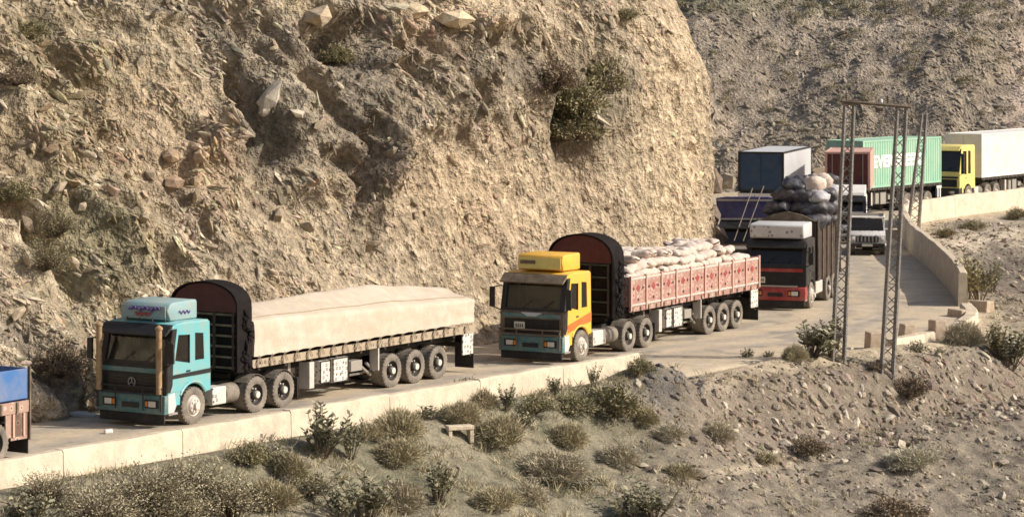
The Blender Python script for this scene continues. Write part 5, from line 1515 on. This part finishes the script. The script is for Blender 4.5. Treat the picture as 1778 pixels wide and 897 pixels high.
# white pick-up / jeep in front of it
def small_vehicle():
    h = (-0.12, -0.993, 0)
    o, rz = place((18.35, 140.4, 0.18), h, .88)
    J = empty('jeep', o, rz, 'grey white jeep facing the camera ahead of the rust container lorry', 'jeep')
    prof = [(0, .42), (0, .95), (-.08, 1.02), (-1.05, 1.10), (-1.12, 1.12), (-3.9, 1.12), (-3.95, .45)]
    mb = MB(); mb.prism(prof, lambda u, v, t: (u, t, v), -.88, .88); mb.build('body', M['art_white2'], J, bevel=.05, smooth=40)
    for y0, y1 in ((-.86, -.80), (.80, .86)):
        mb = MB(); mb.prism([(-1.05, 1.13), (-1.42, 1.72), (-3.6, 1.72), (-3.88, 1.13)], lambda u, v, t: (u, t, v), y0, y1, holes=[[(-1.25, 1.19), (-1.50, 1.64), (-2.35, 1.64), (-2.35, 1.19)], [(-2.45, 1.19), (-2.45, 1.64), (-3.5, 1.64), (-3.7, 1.19)]]); mb.build('side_frame', M['grey_white'], J)
        mb = MB(); mb.prism([(-1.1, 1.15), (-1.44, 1.70), (-3.58, 1.70), (-3.84, 1.15)], lambda u, v, t: (u, t, v), y0 * .965, y0 * .965 + .006); mb.build('side_window', M['glass_dark'], J)
    mb = MB(); mb.box(-3.62, -1.38, -.87, .87, 1.722, 1.78); mb.build('roof', M['white'], J, bevel=.025)
    mb = MB(); mb.prism([(-.78, 1.14), (.78, 1.14), (.74, 1.70), (-.74, 1.70)], lambda u, v, t: (-1.06 - (v - 1.13) * .62 + t, u, v), 0, .01); mb.build('windscreen', M['glass_dark'], J)
    mb = MB(); mb.box(.0, .03, -.55, .55, .62, .90); g = mb.build('grille', M['black'], J)
    for i in range(6):
        mb = MB(); mb.box(.031, .045, -.5 + i * .18, -.42 + i * .18, .64, .88); mb.build('slat', M['steel'], g)
    for sg in (1, -1):
        mb = MB(); mb.lathe([(.12, 0), (.12, .03), (.08, .05), (.001, .06)], (.0, sg * .70, .78), 'x', 14); mb.build('headlight', M['lamp'], J, smooth=40)
    mb = MB(); mb.box(.02, .16, -.86, .86, .40, .56); mb.build('bumper', M['chassis'], J, bevel=.03)
    mb = MB(); mb.box(.165, .18, -.26, .26, .42, .53); mb.build('number_plate', M['plate'], J)
    for x in (-.75, -3.1): axle(J, x, .86, .36, False, 'rim_white', True)
    mb = MB()
    for i in range(5): mb.box(-1.7 - i * .4, -1.66 - i * .4, -.8, .8, 1.80, 1.84)
    mb.box(-3.5, -1.5, .78, .82, 1.82, 1.92); mb.box(-3.5, -1.5, -.82, -.78, 1.82, 1.92); mb.build('roof_rack', M['steel'], J)
small_vehicle()

# the green container lorry
HEAD6 = (-0.60, -0.80, 0)
gz = 0.5
rr = Vector((26.2, 174.0, gz)); hh = Vector(HEAD6).normalized()
o, rz = place(tuple(rr + hh * 15.6), HEAD6, 1.24)
T7 = empty('articulated_lorry', o, rz, 'lorry hauling the long green container behind the far parapet', 'lorry', 'lorries queuing on the mountain road')
cab(T7, 'brown', 'brown', bumper_pm='brown', bull=None, glass='glass_dark')
tractor_rear(T7, -1.4, [-4.3, -5.6], 1.2)
trailer(T7, -3.2, -15.6, 1.22, 1.40, [-11.4, -12.65, -13.9], box_x=(7, 9.5), rail_pm='chassis', rail_h=.16, boxes='steel', rear_panel='navy', rim='rim_white')
mb = MB(); mb.box(-14.9, -15.5, 1.235, 1.25, 1.18, 1.33); mb.box(-15.0, -15.12, 1.235, 1.25, .62, 1.179); mb.box(-15.28, -15.40, 1.235, 1.25, .62, 1.179); mb.build('white_bracket', M['white'], T7)
container('shipping_container', T7, -6.0, -15.5, 1.24, 1.52, 2.78, 'green', 'green', 'long green shipping container with big white lettering', letters=('EVERGREEN', .95, -10.05, 3.0, 1.12))

# the far yellow lorry and its white box
HEAD8 = (-0.555, -0.832, 0)
o, rz = place((27.75, 177.5, 0.5), HEAD8)
T8 = empty('articulated_lorry', o, rz, 'pale yellow cabbed lorry pulling a white box behind the green container', 'lorry', 'lorries queuing on the mountain road')
cab(T8, 'lemon', 'lemon', bumper_pm='chassis', front_pm='lemon', roof=3.55, glass='glass_dark', L=2.3, bull=None, visor='lemon', screen_base=1.95, corner='lemon')
tractor_rear(T8, -1.5, [-4.4, -5.7], 1.2, front_rim='rim_white', rim='rim_white')
trailer(T8, -3.4, -16, 1.24, 1.35, [-11.4, -12.7, -14], box_x=(7, 9.5), rail_pm='chassis', rail_h=.16, boxes='steel', rim='rim_white')
container('box_container', T8, -3.3, -15.9, 1.26, 1.47, 2.75, 'white', 'white', 'white box container at the right edge behind the pale yellow cab')

# ------------------------------------------------------------------ power pylons
def lattice(parent, name, p, q, w0, w1, n, mat='galv', r=0.022):
    """four chords with zig-zag bracing between two points"""
    p = Vector(p); q = Vector(q)
    mb = MB(); br = MB()
    cor = [(-1, -1), (1, -1), (1, 1), (-1, 1)]
    def c(i, f):
        w = (w0 + (w1 - w0) * f) / 2
        return p + (q - p) * f + Vector((cor[i][0] * w, cor[i][1] * w, 0))
    for i in range(4):
        mb.tube(c(i, 0), c(i, 1), r * 2.5, r * 2.3, n=5)
    for k in range(n):
        f0, f1 = k / n, (k + 1) / n
        for i in range(4):
            j = (i + 1) % 4
            a, b = (i, j) if k % 2 else (j, i)
            br.tube(c(a, f0), c(b, f1), r * 1.0, n=4)
            if k % 3 == 0: br.tube(c(i, f0), c(j, f0), r * .7, n=4)
    o = mb.build(name, M[mat], parent)
    br.build('bracing', M[mat], o)
    return o
def pylon():
    b1 = ground_at(1455, 632); b2 = ground_at(1540, 634)
    Y = (b1.y + b2.y) / 2
    t1 = on_y(1475, 178, Y); t2 = on_y(1566, 186, Y)
    B1 = on_y(1455, 632, Y); B2 = on_y(1540, 634, Y)
    B1.z = land1(B1.x, Y) - .2; B2.z = land1(B2.x, Y) - .2
    root = empty('power_pylon', (B1.x, Y, 0), 0, 'twin legged lattice power pylon with a crossbeam standing by the roadside', 'pylon')
    off = Vector(root.location)
    lattice(root, 'lattice_leg', B1 - off, t1 - off, .40, .30, 26)
    lattice(root, 'lattice_leg', B2 - off, t2 - off, .40, .30, 26)
    d = (t2 - t1).normalized()
    a = t1 - d * .28 - off; b = t2 + d * .28 - off
    mb = MB()
    for yy in (-.17, .17): mb.tube(a + Vector((0, yy, .02)), b + Vector((0, yy, .02)), .055, n=6)
    mb.build('crossbeam', M['brown'], root)
    mb = MB(); mb.box(t1.x - off.x - .26, t1.x - off.x + .30, -.2, .2, t1.z - .10, t1.z + .08); mb.build('beam_cap', M['brown'], root)
    for f in (.08, .68, .97):
        p = a + (b - a) * f
        mb = MB(); mb.lathe([(.02, .06), (.02, .16), (.07, .17), (.035, .21), (.07, .23), (.03, .28), (.06, .30), (.02, .36), (.001, .37)], p, 'z', 10); mb.build('insulator', M['brown'], root, smooth=40)
    p = a + (b - a) * .55; mb = MB(); mb.box(p.x - .12, p.x + .12, p.y - .1, p.y + .1, p.z - .22, p.z - .10); mb.build('clamp_box', M['brown'], root)
    p = a + (b - a) * .58; mb = MB(); mb.lathe([(.001, .08), (.06, .09), (.05, .2), (.001, .22)], p, 'z', 10); mb.build('insulator', M['white'], root, smooth=40)
    # stay from the beam to the right leg
    mb = MB(); mb.tube(a + (b - a) * .62, (t2 - off) - Vector((0, 0, .75)), .02, n=5); mb.build('stay', M['galv'], root)
    # a second, slimmer mast further along the bend
    Y2 = 150.0
    bb = on_y(1583, 420, Y2); tt = on_y(1605, 196, Y2)
    bb.z = land1(bb.x, Y2) - .3
    r2 = empty('lattice_mast', (bb.x, Y2, 0), 0, 'slim lattice mast in front of the green container', 'mast')
    off = Vector(r2.location)
    lattice(r2, 'mast_frame', bb - off, tt - off, .62, .22, 16, r=.026)
    mb = MB(); mb.tube(tt - off - Vector((.25, 0, .1)), tt - off + Vector((.25, 0, -.1)), .035, n=6); mb.build('crossarm', M['galv'], r2)
pylon()

# ------------------------------------------------------------------ plants
def quads_from(base, dirs, sides, L, Wd, bend=None):
    """one 2-quad blade or leaf per row: narrow foot, wide middle, pointed tip"""
    n = len(base)
    mid = base + dirs * (L * .5)[:, None]
    tip = base + dirs * L[:, None]
    if bend is not None: tip = tip + bend
    V = np.stack([base - sides * (Wd * .18)[:, None], base + sides * (Wd * .18)[:, None], mid + sides * (Wd * .5)[:, None], mid - sides * (Wd * .5)[:, None], tip + sides * (Wd * .10)[:, None], tip - sides * (Wd * .10)[:, None]], 1).reshape(-1, 3)
    b = np.arange(n)[:, None] * 6
    F = np.concatenate([b + np.array([[0, 1, 2, 3]]), b + np.array([[3, 2, 4, 5]])], 0)
    return V, F
def unit(v): return v / np.maximum(np.linalg.norm(v, axis=1)[:, None], 1e-9)
def stems_mesh(segs, r0):
    mb = MB()
    for (p, q, a, b) in segs: mb.tube(p, q, a, b, n=5)
    return mb
def plant_tuft(sd, n=1100, h=.6, spread=1.0, w=.016):
    """a soft dome of fine blades, densest at its surface, with a few long stalks standing out"""
    r = np.random.default_rng(sd)
    th = r.uniform(0, 2 * np.pi, n); el = np.arcsin(r.uniform(0.0, 1.0, n))
    d0 = np.stack([np.cos(th) * np.cos(el), np.sin(th) * np.cos(el), np.sin(el)], 1)
    lump = 1 + .30 * perlin(np.cos(th) * 1.3 + sd, np.sin(th) * 1.3, el * 1.6) + .15 * perlin(np.cos(th) * 3.1 + sd, np.sin(th) * 3.1, el * 3.6)
    rad = r.uniform(.30, .84, n) ** .7 * lump
    ax = np.array((spread, spread, 1.0)) * h
    base = d0 * rad[:, None] * ax
    d = unit(d0 * np.array((.55, .55, .9)) + np.array((0, 0, .35)) + r.normal(0, .38, (n, 3)))
    L = h * r.uniform(.14, .30, n); long = r.random(n) < .04; L[long] *= 1.9
    side = unit(np.cross(d, r.normal(size=(n, 3))))
    V, F = quads_from(base, d, side, L, np.full(n, w), bend=np.array((0, 0, -1)) * (L * .15)[:, None])
    c = np.repeat(r.uniform(.75, 1.25, (n, 1)) * np.array((1, 1, 1)), 6, 0)
    return V, F, c
def plant_waxy(sd, stems=12, h=1.2, spread=.7, leaf=.15):
    """upright stems carrying pairs of broad waxy leaves"""
    r = np.random.default_rng(sd); segs = []; B = []; D = []; S = []; L = []
    for s in range(stems):
        th = r.uniform(0, 2 * np.pi); lean = r.uniform(.05, .75) * spread
        hh = h * r.uniform(.55, 1.0)
        p = np.array((math.cos(th) * .07, math.sin(th) * .07, -.1)); prev = p
        ax = np.array((math.cos(th) * lean, math.sin(th) * lean, 1.0)); ax /= np.linalg.norm(ax)
        steps = int(hh / .09); ph = r.uniform(0, 3)
        for k in range(steps):
            ax2 = ax + np.array((0, 0, .012 * k)) + r.normal(0, .04, 3); ax2 /= np.linalg.norm(ax2)
            q = prev + ax2 * .10
            segs.append((tuple(prev), tuple(q), .016 * (1 - .6 * k / steps), .016 * (1 - .6 * (k + 1) / steps)))
            if k > steps * .28:
                a = ph + k * math.pi / 2
                for sg in (0, math.pi):
                    o = np.array((math.cos(a + sg), math.sin(a + sg), .55 + r.uniform(-.2, .5)))
                    o /= np.linalg.norm(o)
                    B.append(q); D.append(o); S.append(np.cross(o, (0, 0, 1)) + r.normal(0, .2, 3)); L.append(leaf * r.uniform(.7, 1.15) * (1.1 - .4 * k / steps))
            prev = q
    B, D, S, L = np.array(B), unit(np.array(D)), unit(np.array(S)), np.array(L)
    V, F = quads_from(B, D, S, L, L * .62)
    c = np.repeat(r.uniform(.6, 1.55, (len(L), 1)) * np.array((1, 1, 1)), 6, 0)
    return V, F, c, segs
def plant_bush(sd, n=1700, h=1.0, rad=.9, leaf=.055, twigs=70, gap=.25):
    """a rounded, broken crown of small leaves on thin twigs"""
    r = np.random.default_rng(sd); segs = []
    tips = []
    for t in range(twigs):
        th = r.uniform(0, 2 * np.pi); el = math.asin(r.uniform(.12, 1.0))
        d = np.array((math.cos(th) * math.cos(el) * rad, math.sin(th) * math.cos(el) * rad, math.sin(el) * h)) * r.uniform(.6, 1.05)
        m = d * .5 + r.normal(0, .06, 3); m[2] += .05
        segs.append(((0, 0, -.08), tuple(m), .014, .009)); segs.append((tuple(m), tuple(d), .009, .004))
        tips.append((m, d))
    k = r.integers(0, twigs, n); f = r.uniform(.15, 1.08, n)[:, None]
    Mi = np.array([t[0] for t in tips])[k]; Ti = np.array([t[1] for t in tips])[k]
    B = Mi * (1 - f) + Ti * f + r.normal(0, .075 * rad, (n, 3))
    B[:, 2] = np.maximum(B[:, 2], .0)
    D = unit(unit(B) + r.normal(0, .7, (n, 3))); S = unit(np.cross(D, r.normal(size=(n, 3))))
    L = leaf * r.uniform(.6, 1.6, n)
    V, F = quads_from(B, D, S, L, L * .5)
    c = np.repeat(r.uniform(.6, 1.5, (n, 1)) * np.array((1, 1, 1)), 6, 0)
    return V, F, c, segs
PLANTS = {}
def plant_data(kind, var, mat):
    key = (kind, var, mat)
    if key in PLANTS: return PLANTS[key]
    segs = None
    if kind == 'tuft': V, F, c = plant_tuft(20 + var, 2600, .85, .85, .022)
    elif kind == 'mound': V, F, c = plant_tuft(40 + var, 6500, .95, 1.0, .020)
    elif kind == 'waxy': V, F, c, segs = plant_waxy(60 + var, 20, 1.45, .85, .21)
    elif kind == 'low_waxy': V, F, c, segs = plant_waxy(70 + var, 20, .75, 1.4, .18)
    elif kind == 'bush': V, F, c, segs = plant_bush(80 + var, 4200, 1.25, 1.15, .085, 110)
    elif kind == 'twiggy': V, F, c, segs = plant_bush(90 + var, 3600, 1.15, 1.2, .045, 220)
    fo = mesh_np('foliage', V, F, M[mat], col=c); st = None
    if segs:
        mb = stems_mesh(segs, 1); st = mb.build('stems', M['stem'], None)
        ca = st.data.color_attributes.new('Col', 'FLOAT_COLOR', 'POINT'); ca.data.foreach_set('color', [1.0] * (4 * len(st.data.vertices)))
        sm = st.data; bpy.data.objects.remove(st); st = sm
    fm = fo.data; bpy.data.objects.remove(fo)
    PLANTS[key] = (fm, st)
    return PLANTS[key]
def plant(name, kind, var, mat, p, s, label, group=None, cat='plant', sz=None):
    fm, sm = plant_data(kind, var, mat)
    root = empty(name, p, random.uniform(0, 6.28), label, cat, group)
    root.scale = (s * random.uniform(.78, 1.25), s * random.uniform(.78, 1.25), (sz or s) * random.uniform(.85, 1.12))
    root.rotation_euler = (random.uniform(-.12, .12), random.uniform(-.12, .12), root.rotation_euler.z)
    f = bpy.data.objects.new('foliage', fm); COL.objects.link(f); f.parent = root; f['kind'] = 'stuff'
    if sm:
        t = bpy.data.objects.new('stems', sm); COL.objects.link(t); t.parent = root; t['kind'] = 'stuff'
    return root
# (pixel x, pixel y of the foot, name, kind, variant, material, scale, height scale, label)
PL = [
 (560, 792, 'leafy_shrub', 'waxy', 0, 'leaf_waxy', 1.15, .95, 'tall waxy leaved shrub against the parapet below the teal lorry tandem wheels'),
 (610, 800, 'leafy_shrub', 'waxy', 1, 'leaf_waxy', .75, .8, 'smaller waxy shrub just right of the tall one by the parapet'),
 (640, 905, 'leafy_shrub', 'waxy', 2, 'leaf_waxy', 1.3, 1.05, 'big waxy leaved shrub at the bottom edge left of centre'),
 (590, 905, 'leafy_shrub', 'waxy', 0, 'leaf_waxy', .75, .8, 'waxy shrub beside the big bottom edge shrub, on its road side'),
 (760, 870, 'leafy_shrub', 'waxy', 1, 'leaf_waxy', 1.05, .85, 'waxy shrub with upright stems at the bottom centre'),
 (1135, 905, 'leafy_shrub', 'waxy', 2, 'leaf_waxy', 1.15, .85, 'wide waxy shrub at the bottom edge below the spoil heap'),
 (1090, 900, 'leafy_shrub', 'low_waxy', 0, 'leaf_waxy', .9, .9, 'low waxy shrub left of the wide bottom edge shrub'),
 (880, 715, 'leafy_shrub', 'waxy', 0, 'leaf_waxy', .50, .55, 'waxy shrub by the wall foot, left of the big olive bush'),
 (800, 700, 'leafy_shrub', 'waxy', 2, 'leaf_waxy', .55, .65, 'thin waxy shrub behind the pale slab near the wall'),
 (1410, 618, 'leafy_shrub', 'waxy', 1, 'leaf_waxy', 1.35, 1.05, 'dark waxy shrub standing left of the pylon leg'),
 (1445, 622, 'leafy_shrub', 'waxy', 0, 'leaf_waxy', .8, .95, 'waxy shrub growing through the foot of the left pylon leg'),
 (1300, 622, 'low_shrub', 'low_waxy', 1, 'leaf_waxy', .6, .5, 'low green clump at the sandy road edge'),
 (1335, 622, 'low_shrub', 'low_waxy', 0, 'leaf_waxy', .5, .5, 'small low clump right of the sandy edge clump'),
 (1380, 624, 'dry_mound', 'mound', 0, 'leaf_dry', .55, .5, 'flat dry mound at the foot of the dark waxy shrub'),
 (1595, 612, 'low_shrub', 'low_waxy', 2, 'leaf_waxy', .75, .75, 'low waxy shrub before the guard blocks, right of the pylon'),
 (1630, 618, 'low_shrub', 'low_waxy', 0, 'leaf_waxy', .45, .45, 'small clump right of the shrub before the guard blocks'),
 (1672, 597, 'dry_mound', 'mound', 1, 'leaf_grey', .80, .95, 'large round grey bush beside the guard blocks'),
 (1700, 524, 'leafy_shrub', 'waxy', 2, 'leaf_olive', 1.35, 1.5, 'tall dark plant beside the end of the curved wall'),
 (1682, 520, 'leafy_shrub', 'waxy', 0, 'leaf_waxy', 1.0, 1.15, 'waxy shrub touching the outer face of the curved wall'),
 (1722, 508, 'leafy_shrub', 'waxy', 1, 'leaf_waxy', .8, .9, 'waxy shrub just right of the tall dark plant'),
 (1755, 640, 'leafy_shrub', 'waxy', 1, 'leaf_waxy', 1.3, 1.1, 'large waxy shrub on the right edge of the scree slope'),
 (1730, 620, 'leafy_shrub', 'waxy', 0, 'leaf_olive', .85, 1.0, 'dark stemmed shrub left of the large right edge shrub'),
 (1580, 690, 'twiggy_bush', 'bush', 0, 'leaf_brown', .62, .62, 'dark brown twiggy bush on the slope below the pylon'),
 (1520, 640, 'twiggy_bush', 'bush', 1, 'leaf_brown', .25, .25, 'small dark bush at the feet of the pylon legs'),
 (1580, 812, 'dry_mound', 'mound', 2, 'leaf_pale', 1.0, .62, 'pale white green mound bush on the open scree'),
 (1405, 790, 'twiggy_bush', 'bush', 2, 'leaf_brown', .60, .55, 'brown twiggy bush in the middle of the scree'),
 (1330, 805, 'twiggy_bush', 'bush', 0, 'leaf_dry', .38, .32, 'dry low bush left of the brown scree bush'),
 (1545, 905, 'twiggy_bush', 'bush', 1, 'leaf_brown', .75, .6, 'dark bush cut by the bottom edge on the scree'),
 (1245, 760, 'dry_mound', 'mound', 0, 'leaf_grey', .62, .5, 'grey tuft at the left end of the scree'),
 (1062, 722, 'olive_bush', 'bush', 0, 'leaf_olive', .95, .80, 'big olive green bush at the end of the parapet'),
 (1000, 715, 'olive_bush', 'bush', 1, 'leaf_olive', .60, .48, 'olive bush left of the big bush at the parapet end'),
 (1112, 650, 'olive_bush', 'bush', 2, 'leaf_olive', .36, .40, 'small olive bush on top of the parapet end'),
 (930, 718, 'olive_bush', 'bush', 2, 'leaf_olive', .50, .45, 'olive shrub leaning on the parapet before the yellow lorry'),
 (690, 755, 'grass_tuft', 'mound', 1, 'leaf_dry', .85, .72, 'large dry grass mound against the parapet'),
 (800, 735, 'grass_tuft', 'mound', 2, 'leaf_dry', .72, .68, 'dry grass mound right behind the pale slab'),
 (868, 770, 'grass_tuft', 'mound', 0, 'leaf_dry', .80, .75, 'dry grass mound just right of the pale slab'),
 (955, 825, 'grass_tuft', 'mound', 1, 'leaf_grey', 1.0, .82, 'big soft grey tuft in the open middle foreground'),
 (690, 800, 'grass_tuft', 'mound', 2, 'leaf_dry', .70, .58, 'flat dry tuft below the large parapet mound'),
 (1120, 735, 'grass_tuft', 'mound', 0, 'leaf_dry', .60, .5, 'dark tuft below the spoil heap'),
 (985, 770, 'grass_tuft', 'mound', 2, 'leaf_dry', .75, .55, 'low green tuft under the olive bush'),
 (1075, 805, 'grass_tuft', 'tuft', 1, 'leaf_grey', .9, .7, 'pale grey tuft right of the big soft tuft'),
 (860, 880, 'grass_tuft', 'mound', 0, 'leaf_dry', .85, .5, 'flat dry tuft at the bottom centre'),
 (690, 880, 'grass_tuft', 'mound', 1, 'leaf_grey', .85, .7, 'grey tuft behind the big bottom edge shrub'),
 (430, 805, 'olive_bush', 'bush', 1, 'leaf_olive', .48, .48, 'round olive bush against the parapet under the teal cab'),
 (330, 865, 'twiggy_bush', 'twiggy', 0, 'leaf_scrub', 1.15, 1.12, 'spreading olive bush before the parapet at lower left'),
 (250, 885, 'twiggy_bush', 'twiggy', 1, 'leaf_scrub', 1.15, 1.05, 'twiggy olive bush left of the spreading one'),
 (170, 915, 'twiggy_bush', 'twiggy', 2, 'leaf_scrub', 1.05, .9, 'twiggy bush at the bottom edge, near the left corner'),
 (395, 895, 'twiggy_bush', 'twiggy', 1, 'leaf_scrub', 1.0, .9, 'olive bush right of the spreading lower left bush'),
 (470, 880, 'grass_tuft', 'mound', 2, 'leaf_dry', .9, .7, 'dry tuft between the lower left bushes and waxy shrubs'),
 (500, 830, 'grass_tuft', 'tuft', 0, 'leaf_dry', .8, .7, 'small dry tuft before the tall waxy shrub'),
 (55, 905, 'low_shrub', 'low_waxy', 1, 'leaf_waxy', 1.1, .9, 'low leafy shrub in the bottom left corner'),
 (300, 905, 'twiggy_bush', 'twiggy', 2, 'leaf_scrub', .8, .7, 'brown twiggy bush at the bottom edge, lower left'),
 (1640, 412, 'wall_shrub', 'bush', 0, 'leaf_olive', .62, .40, 'low shrub under the bright far parapet, left of two'),
 (1690, 398, 'wall_shrub', 'bush', 1, 'leaf_olive', .75, .42, 'low shrub under the middle of the bright far parapet'),
 (1765, 380, 'wall_shrub', 'bush', 2, 'leaf_olive', .62, .5, 'shrub under the far parapet by the right edge'),
 (1590, 425, 'wall_shrub', 'bush', 2, 'leaf_brown', .60, .45, 'dark shrub where the curved wall meets the far parapet'),
 (480, 800, 'low_shrub', 'low_waxy', 2, 'leaf_waxy', .8, .8, 'low waxy clump left of the tall wall shrub'),
 (640, 765, 'grass_tuft', 'tuft', 1, 'leaf_dry', .75, .6, 'dry tuft at the wall foot, left of the large parapet mound'),
 (745, 728, 'low_shrub', 'low_waxy', 0, 'leaf_waxy', .75, .7, 'low waxy clump at the wall foot between two dry mounds'),
 (840, 705, 'grass_tuft', 'tuft', 0, 'leaf_dry', .7, .6, 'small dry tuft at the wall foot behind the slab'),
 (905, 745, 'low_shrub', 'low_waxy', 1, 'leaf_waxy', .8, .7, 'low waxy clump behind the tuft right of the slab'),
 (960, 690, 'leafy_shrub', 'waxy', 1, 'leaf_waxy', .50, .5, 'slim waxy shrub at the wall under the yellow cab'),
 (1030, 672, 'leafy_shrub', 'waxy', 2, 'leaf_waxy', .45, .45, 'slim waxy shrub near the far end of the long parapet'),
 (1160, 760, 'grass_tuft', 'tuft', 0, 'leaf_grey', .8, .55, 'grey tuft on the slope right of the dark spoil tuft'),
 (1180, 830, 'grass_tuft', 'tuft', 1, 'leaf_dry', .8, .5, 'dry tuft above the wide bottom edge shrub'),
 (920, 870, 'grass_tuft', 'tuft', 2, 'leaf_grey', .8, .6, 'grey tuft below the big soft tuft'),
 (1010, 850, 'low_shrub', 'low_waxy', 2, 'leaf_waxy', .7, .6, 'low waxy clump right of the grey tuft below the soft one'),
 (540, 860, 'olive_bush', 'bush', 0, 'leaf_scrub', .6, .5, 'grey scrub bush left of the big bottom waxy shrub'),
 (80, 870, 'twiggy_bush', 'twiggy', 0, 'leaf_scrub', .7, .7, 'grey scrub before the parapet in the left corner'),
]
for (x, y, nm, kd, vr, mt, s, sz, lab) in PL:
    p = ground_at(x, y)
    plant(nm, kd, vr, mt, p, s, lab, sz=sz * 1.0, cat='bush' if kd in ('bush', 'twiggy') else 'plant')
# shrubs rooted in the cliff
for (x, y, kd, vr, mt, s, lab) in [
 (1000, 200, 'bush', 0, 'leaf_olive', 1.3, 'dark shrub filling the hollow high on the earth cliff'),
 (1050, 150, 'bush', 1, 'leaf_olive', 1.0, 'olive shrub above and right of the dark cliff hollow'),
 (962, 160, 'bush', 2, 'leaf_brown', 1.0, 'brown shrub left of the dark cliff hollow'),
 (990, 240, 'bush', 1, 'leaf_olive', .9, 'twiggy shrub at the lower end of the cliff hollow'),
 (590, 110, 'bush', 2, 'leaf_olive', .55, 'shrub under the overhanging ledge at the cliff top'),
 (55, 60, 'bush', 0, 'leaf_olive', .55, 'shrub near the top left corner of the cliff'),
 (30, 150, 'bush', 1, 'leaf_brown', .55, 'brown shrub under the top left cliff shrub'),
 (100, 400, 'twiggy', 1, 'leaf_olive', .8, 'grey green shrub on the loose left slope of the cliff'),
 (75, 470, 'twiggy', 2, 'leaf_olive', .8, 'shrub below the grey green shrub on the left slope'),
 (35, 360, 'bush', 1, 'leaf_olive', .6, 'dark shrub by the pale gully on the left slope'),
 (100, 640, 'bush', 2, 'leaf_brown', .8, 'round brown shrub on the cliff foot between two lorries'),
 (1090, 30, 'bush', 0, 'leaf_olive', .4, 'small shrub on the skyline shoulder of the earth cliff')]:
    p, nrm, cc = cliff_point(x, y)
    plant('cliff_shrub', kd, vr, mt, p + nrm * .05, s, lab, cat='bush')
# low dry growth nobody would count
def ground_cover():
    n = 26000
    X = rng.uniform(-14, 26, n); Y = rng.uniform(64, 125, n)
    u, al = edge_dist(X, Y); Z = land_z(X, Y)
    px, py = to_px(np.stack([X, Y, Z], 1))
    den = (1 - smooth01(px, 950, 1300) * .86) * np.where(u > .5, 1, 0) * ((px > -40) & (px < 1820) & (py < 960))
    den = den * (.12 + smooth01(fbm(X * .45, Y * .45, X * 0 + 91, 3), -.15, .5))
    k = rng.random(n) < den
    X, Y, Z = X[k], Y[k], Z[k]; n = len(X); m = 16
    base = np.repeat(np.stack([X, Y, Z], 1), m, 0) + np.concatenate([rng.normal(0, .10, (n * m, 2)), np.zeros((n * m, 1))], 1)
    d = unit(np.stack([rng.normal(0, .6, n * m), rng.normal(0, .6, n * m), rng.uniform(.4, 1.2, n * m)], 1))
    L = np.repeat(rng.uniform(.12, .38, n), m) * rng.uniform(.5, 1.1, n * m)
    S = unit(np.cross(d, rng.normal(size=(n * m, 3))))
    V, F = quads_from(base, d, S, L, np.full(n * m, .020))
    tint = np.repeat(rng.uniform(.6, 1.35, (n, 1)), m, 0) * rng.uniform(.8, 1.2, (n * m, 1)) * np.array((1, 1, 1))
    tag(mesh_np('dry_grass', V, F, M['leaf_dry'], col=np.repeat(tint, 6, 0)), 'short dry grass and weeds scattered over the slope', kind='stuff')
ground_cover()
def hill_scrub():
    mb = None
    B = []; D = []
    r = np.random.default_rng(3)
    V0, F0, c0 = plant_tuft(55, 160, .6, 1.2, .06)
    Vs = []; Fs = []; Cs = []
    b = 0
    dg = bpy.data.objects['hill'].data
    co = np.zeros(len(dg.vertices) * 3); dg.vertices.foreach_get('co', co); co = co.reshape(-1, 3)
    px, py = to_px(co)
    ok = np.where((px > 1150) & (px < 1800) & (py > -10) & (py < 250))[0]
    w = .25 + smooth01(py[ok], 60, 0) * .8; w /= w.sum()
    for k in r.choice(ok, 150, p=w):
        s = r.uniform(.4, 1.1)
        Vs.append(V0 * s + co[k]); Fs.append(F0 + b); Cs.append(c0 * r.uniform(.7, 1.1)); b += len(V0)
    tag(mesh_np('hill_scrub', np.concatenate(Vs), np.concatenate(Fs), M['leaf_olive'], col=np.concatenate(Cs)), 'dry scrub dotted over the dark hillside', kind='stuff')
hill_scrub()
# litter at the road edge
def litter():
    p = on_z(140, 722); p.z = .03
    mb = MB(); 
    mb.prism([(-.55, -.12), (-.2, -.2), (.5, -.10), (.62, .06), (.1, .16), (-.5, .12)], lambda u, v, t: (u, v, t), -.03, .10)
    o = mb.build('plastic_sheet', M['grey_white'], None, bevel=.03); o.location = p; o.rotation_euler = (0.05, .08, -.4)
    tag(o, 'crumpled grey plastic sheet on the road beside the cliff foot', 'litter')
    p = on_z(188, 752); mb = MB(); mb.box(-.12, .12, -.07, .07, 0, .12); o = mb.build('stone_chock', M['white'], None, bevel=.035); o.location = p; o.rotation_euler = (0, 0, .5)
    tag(o, 'white stone lying on the road before the teal lorry', 'stone')
litter()
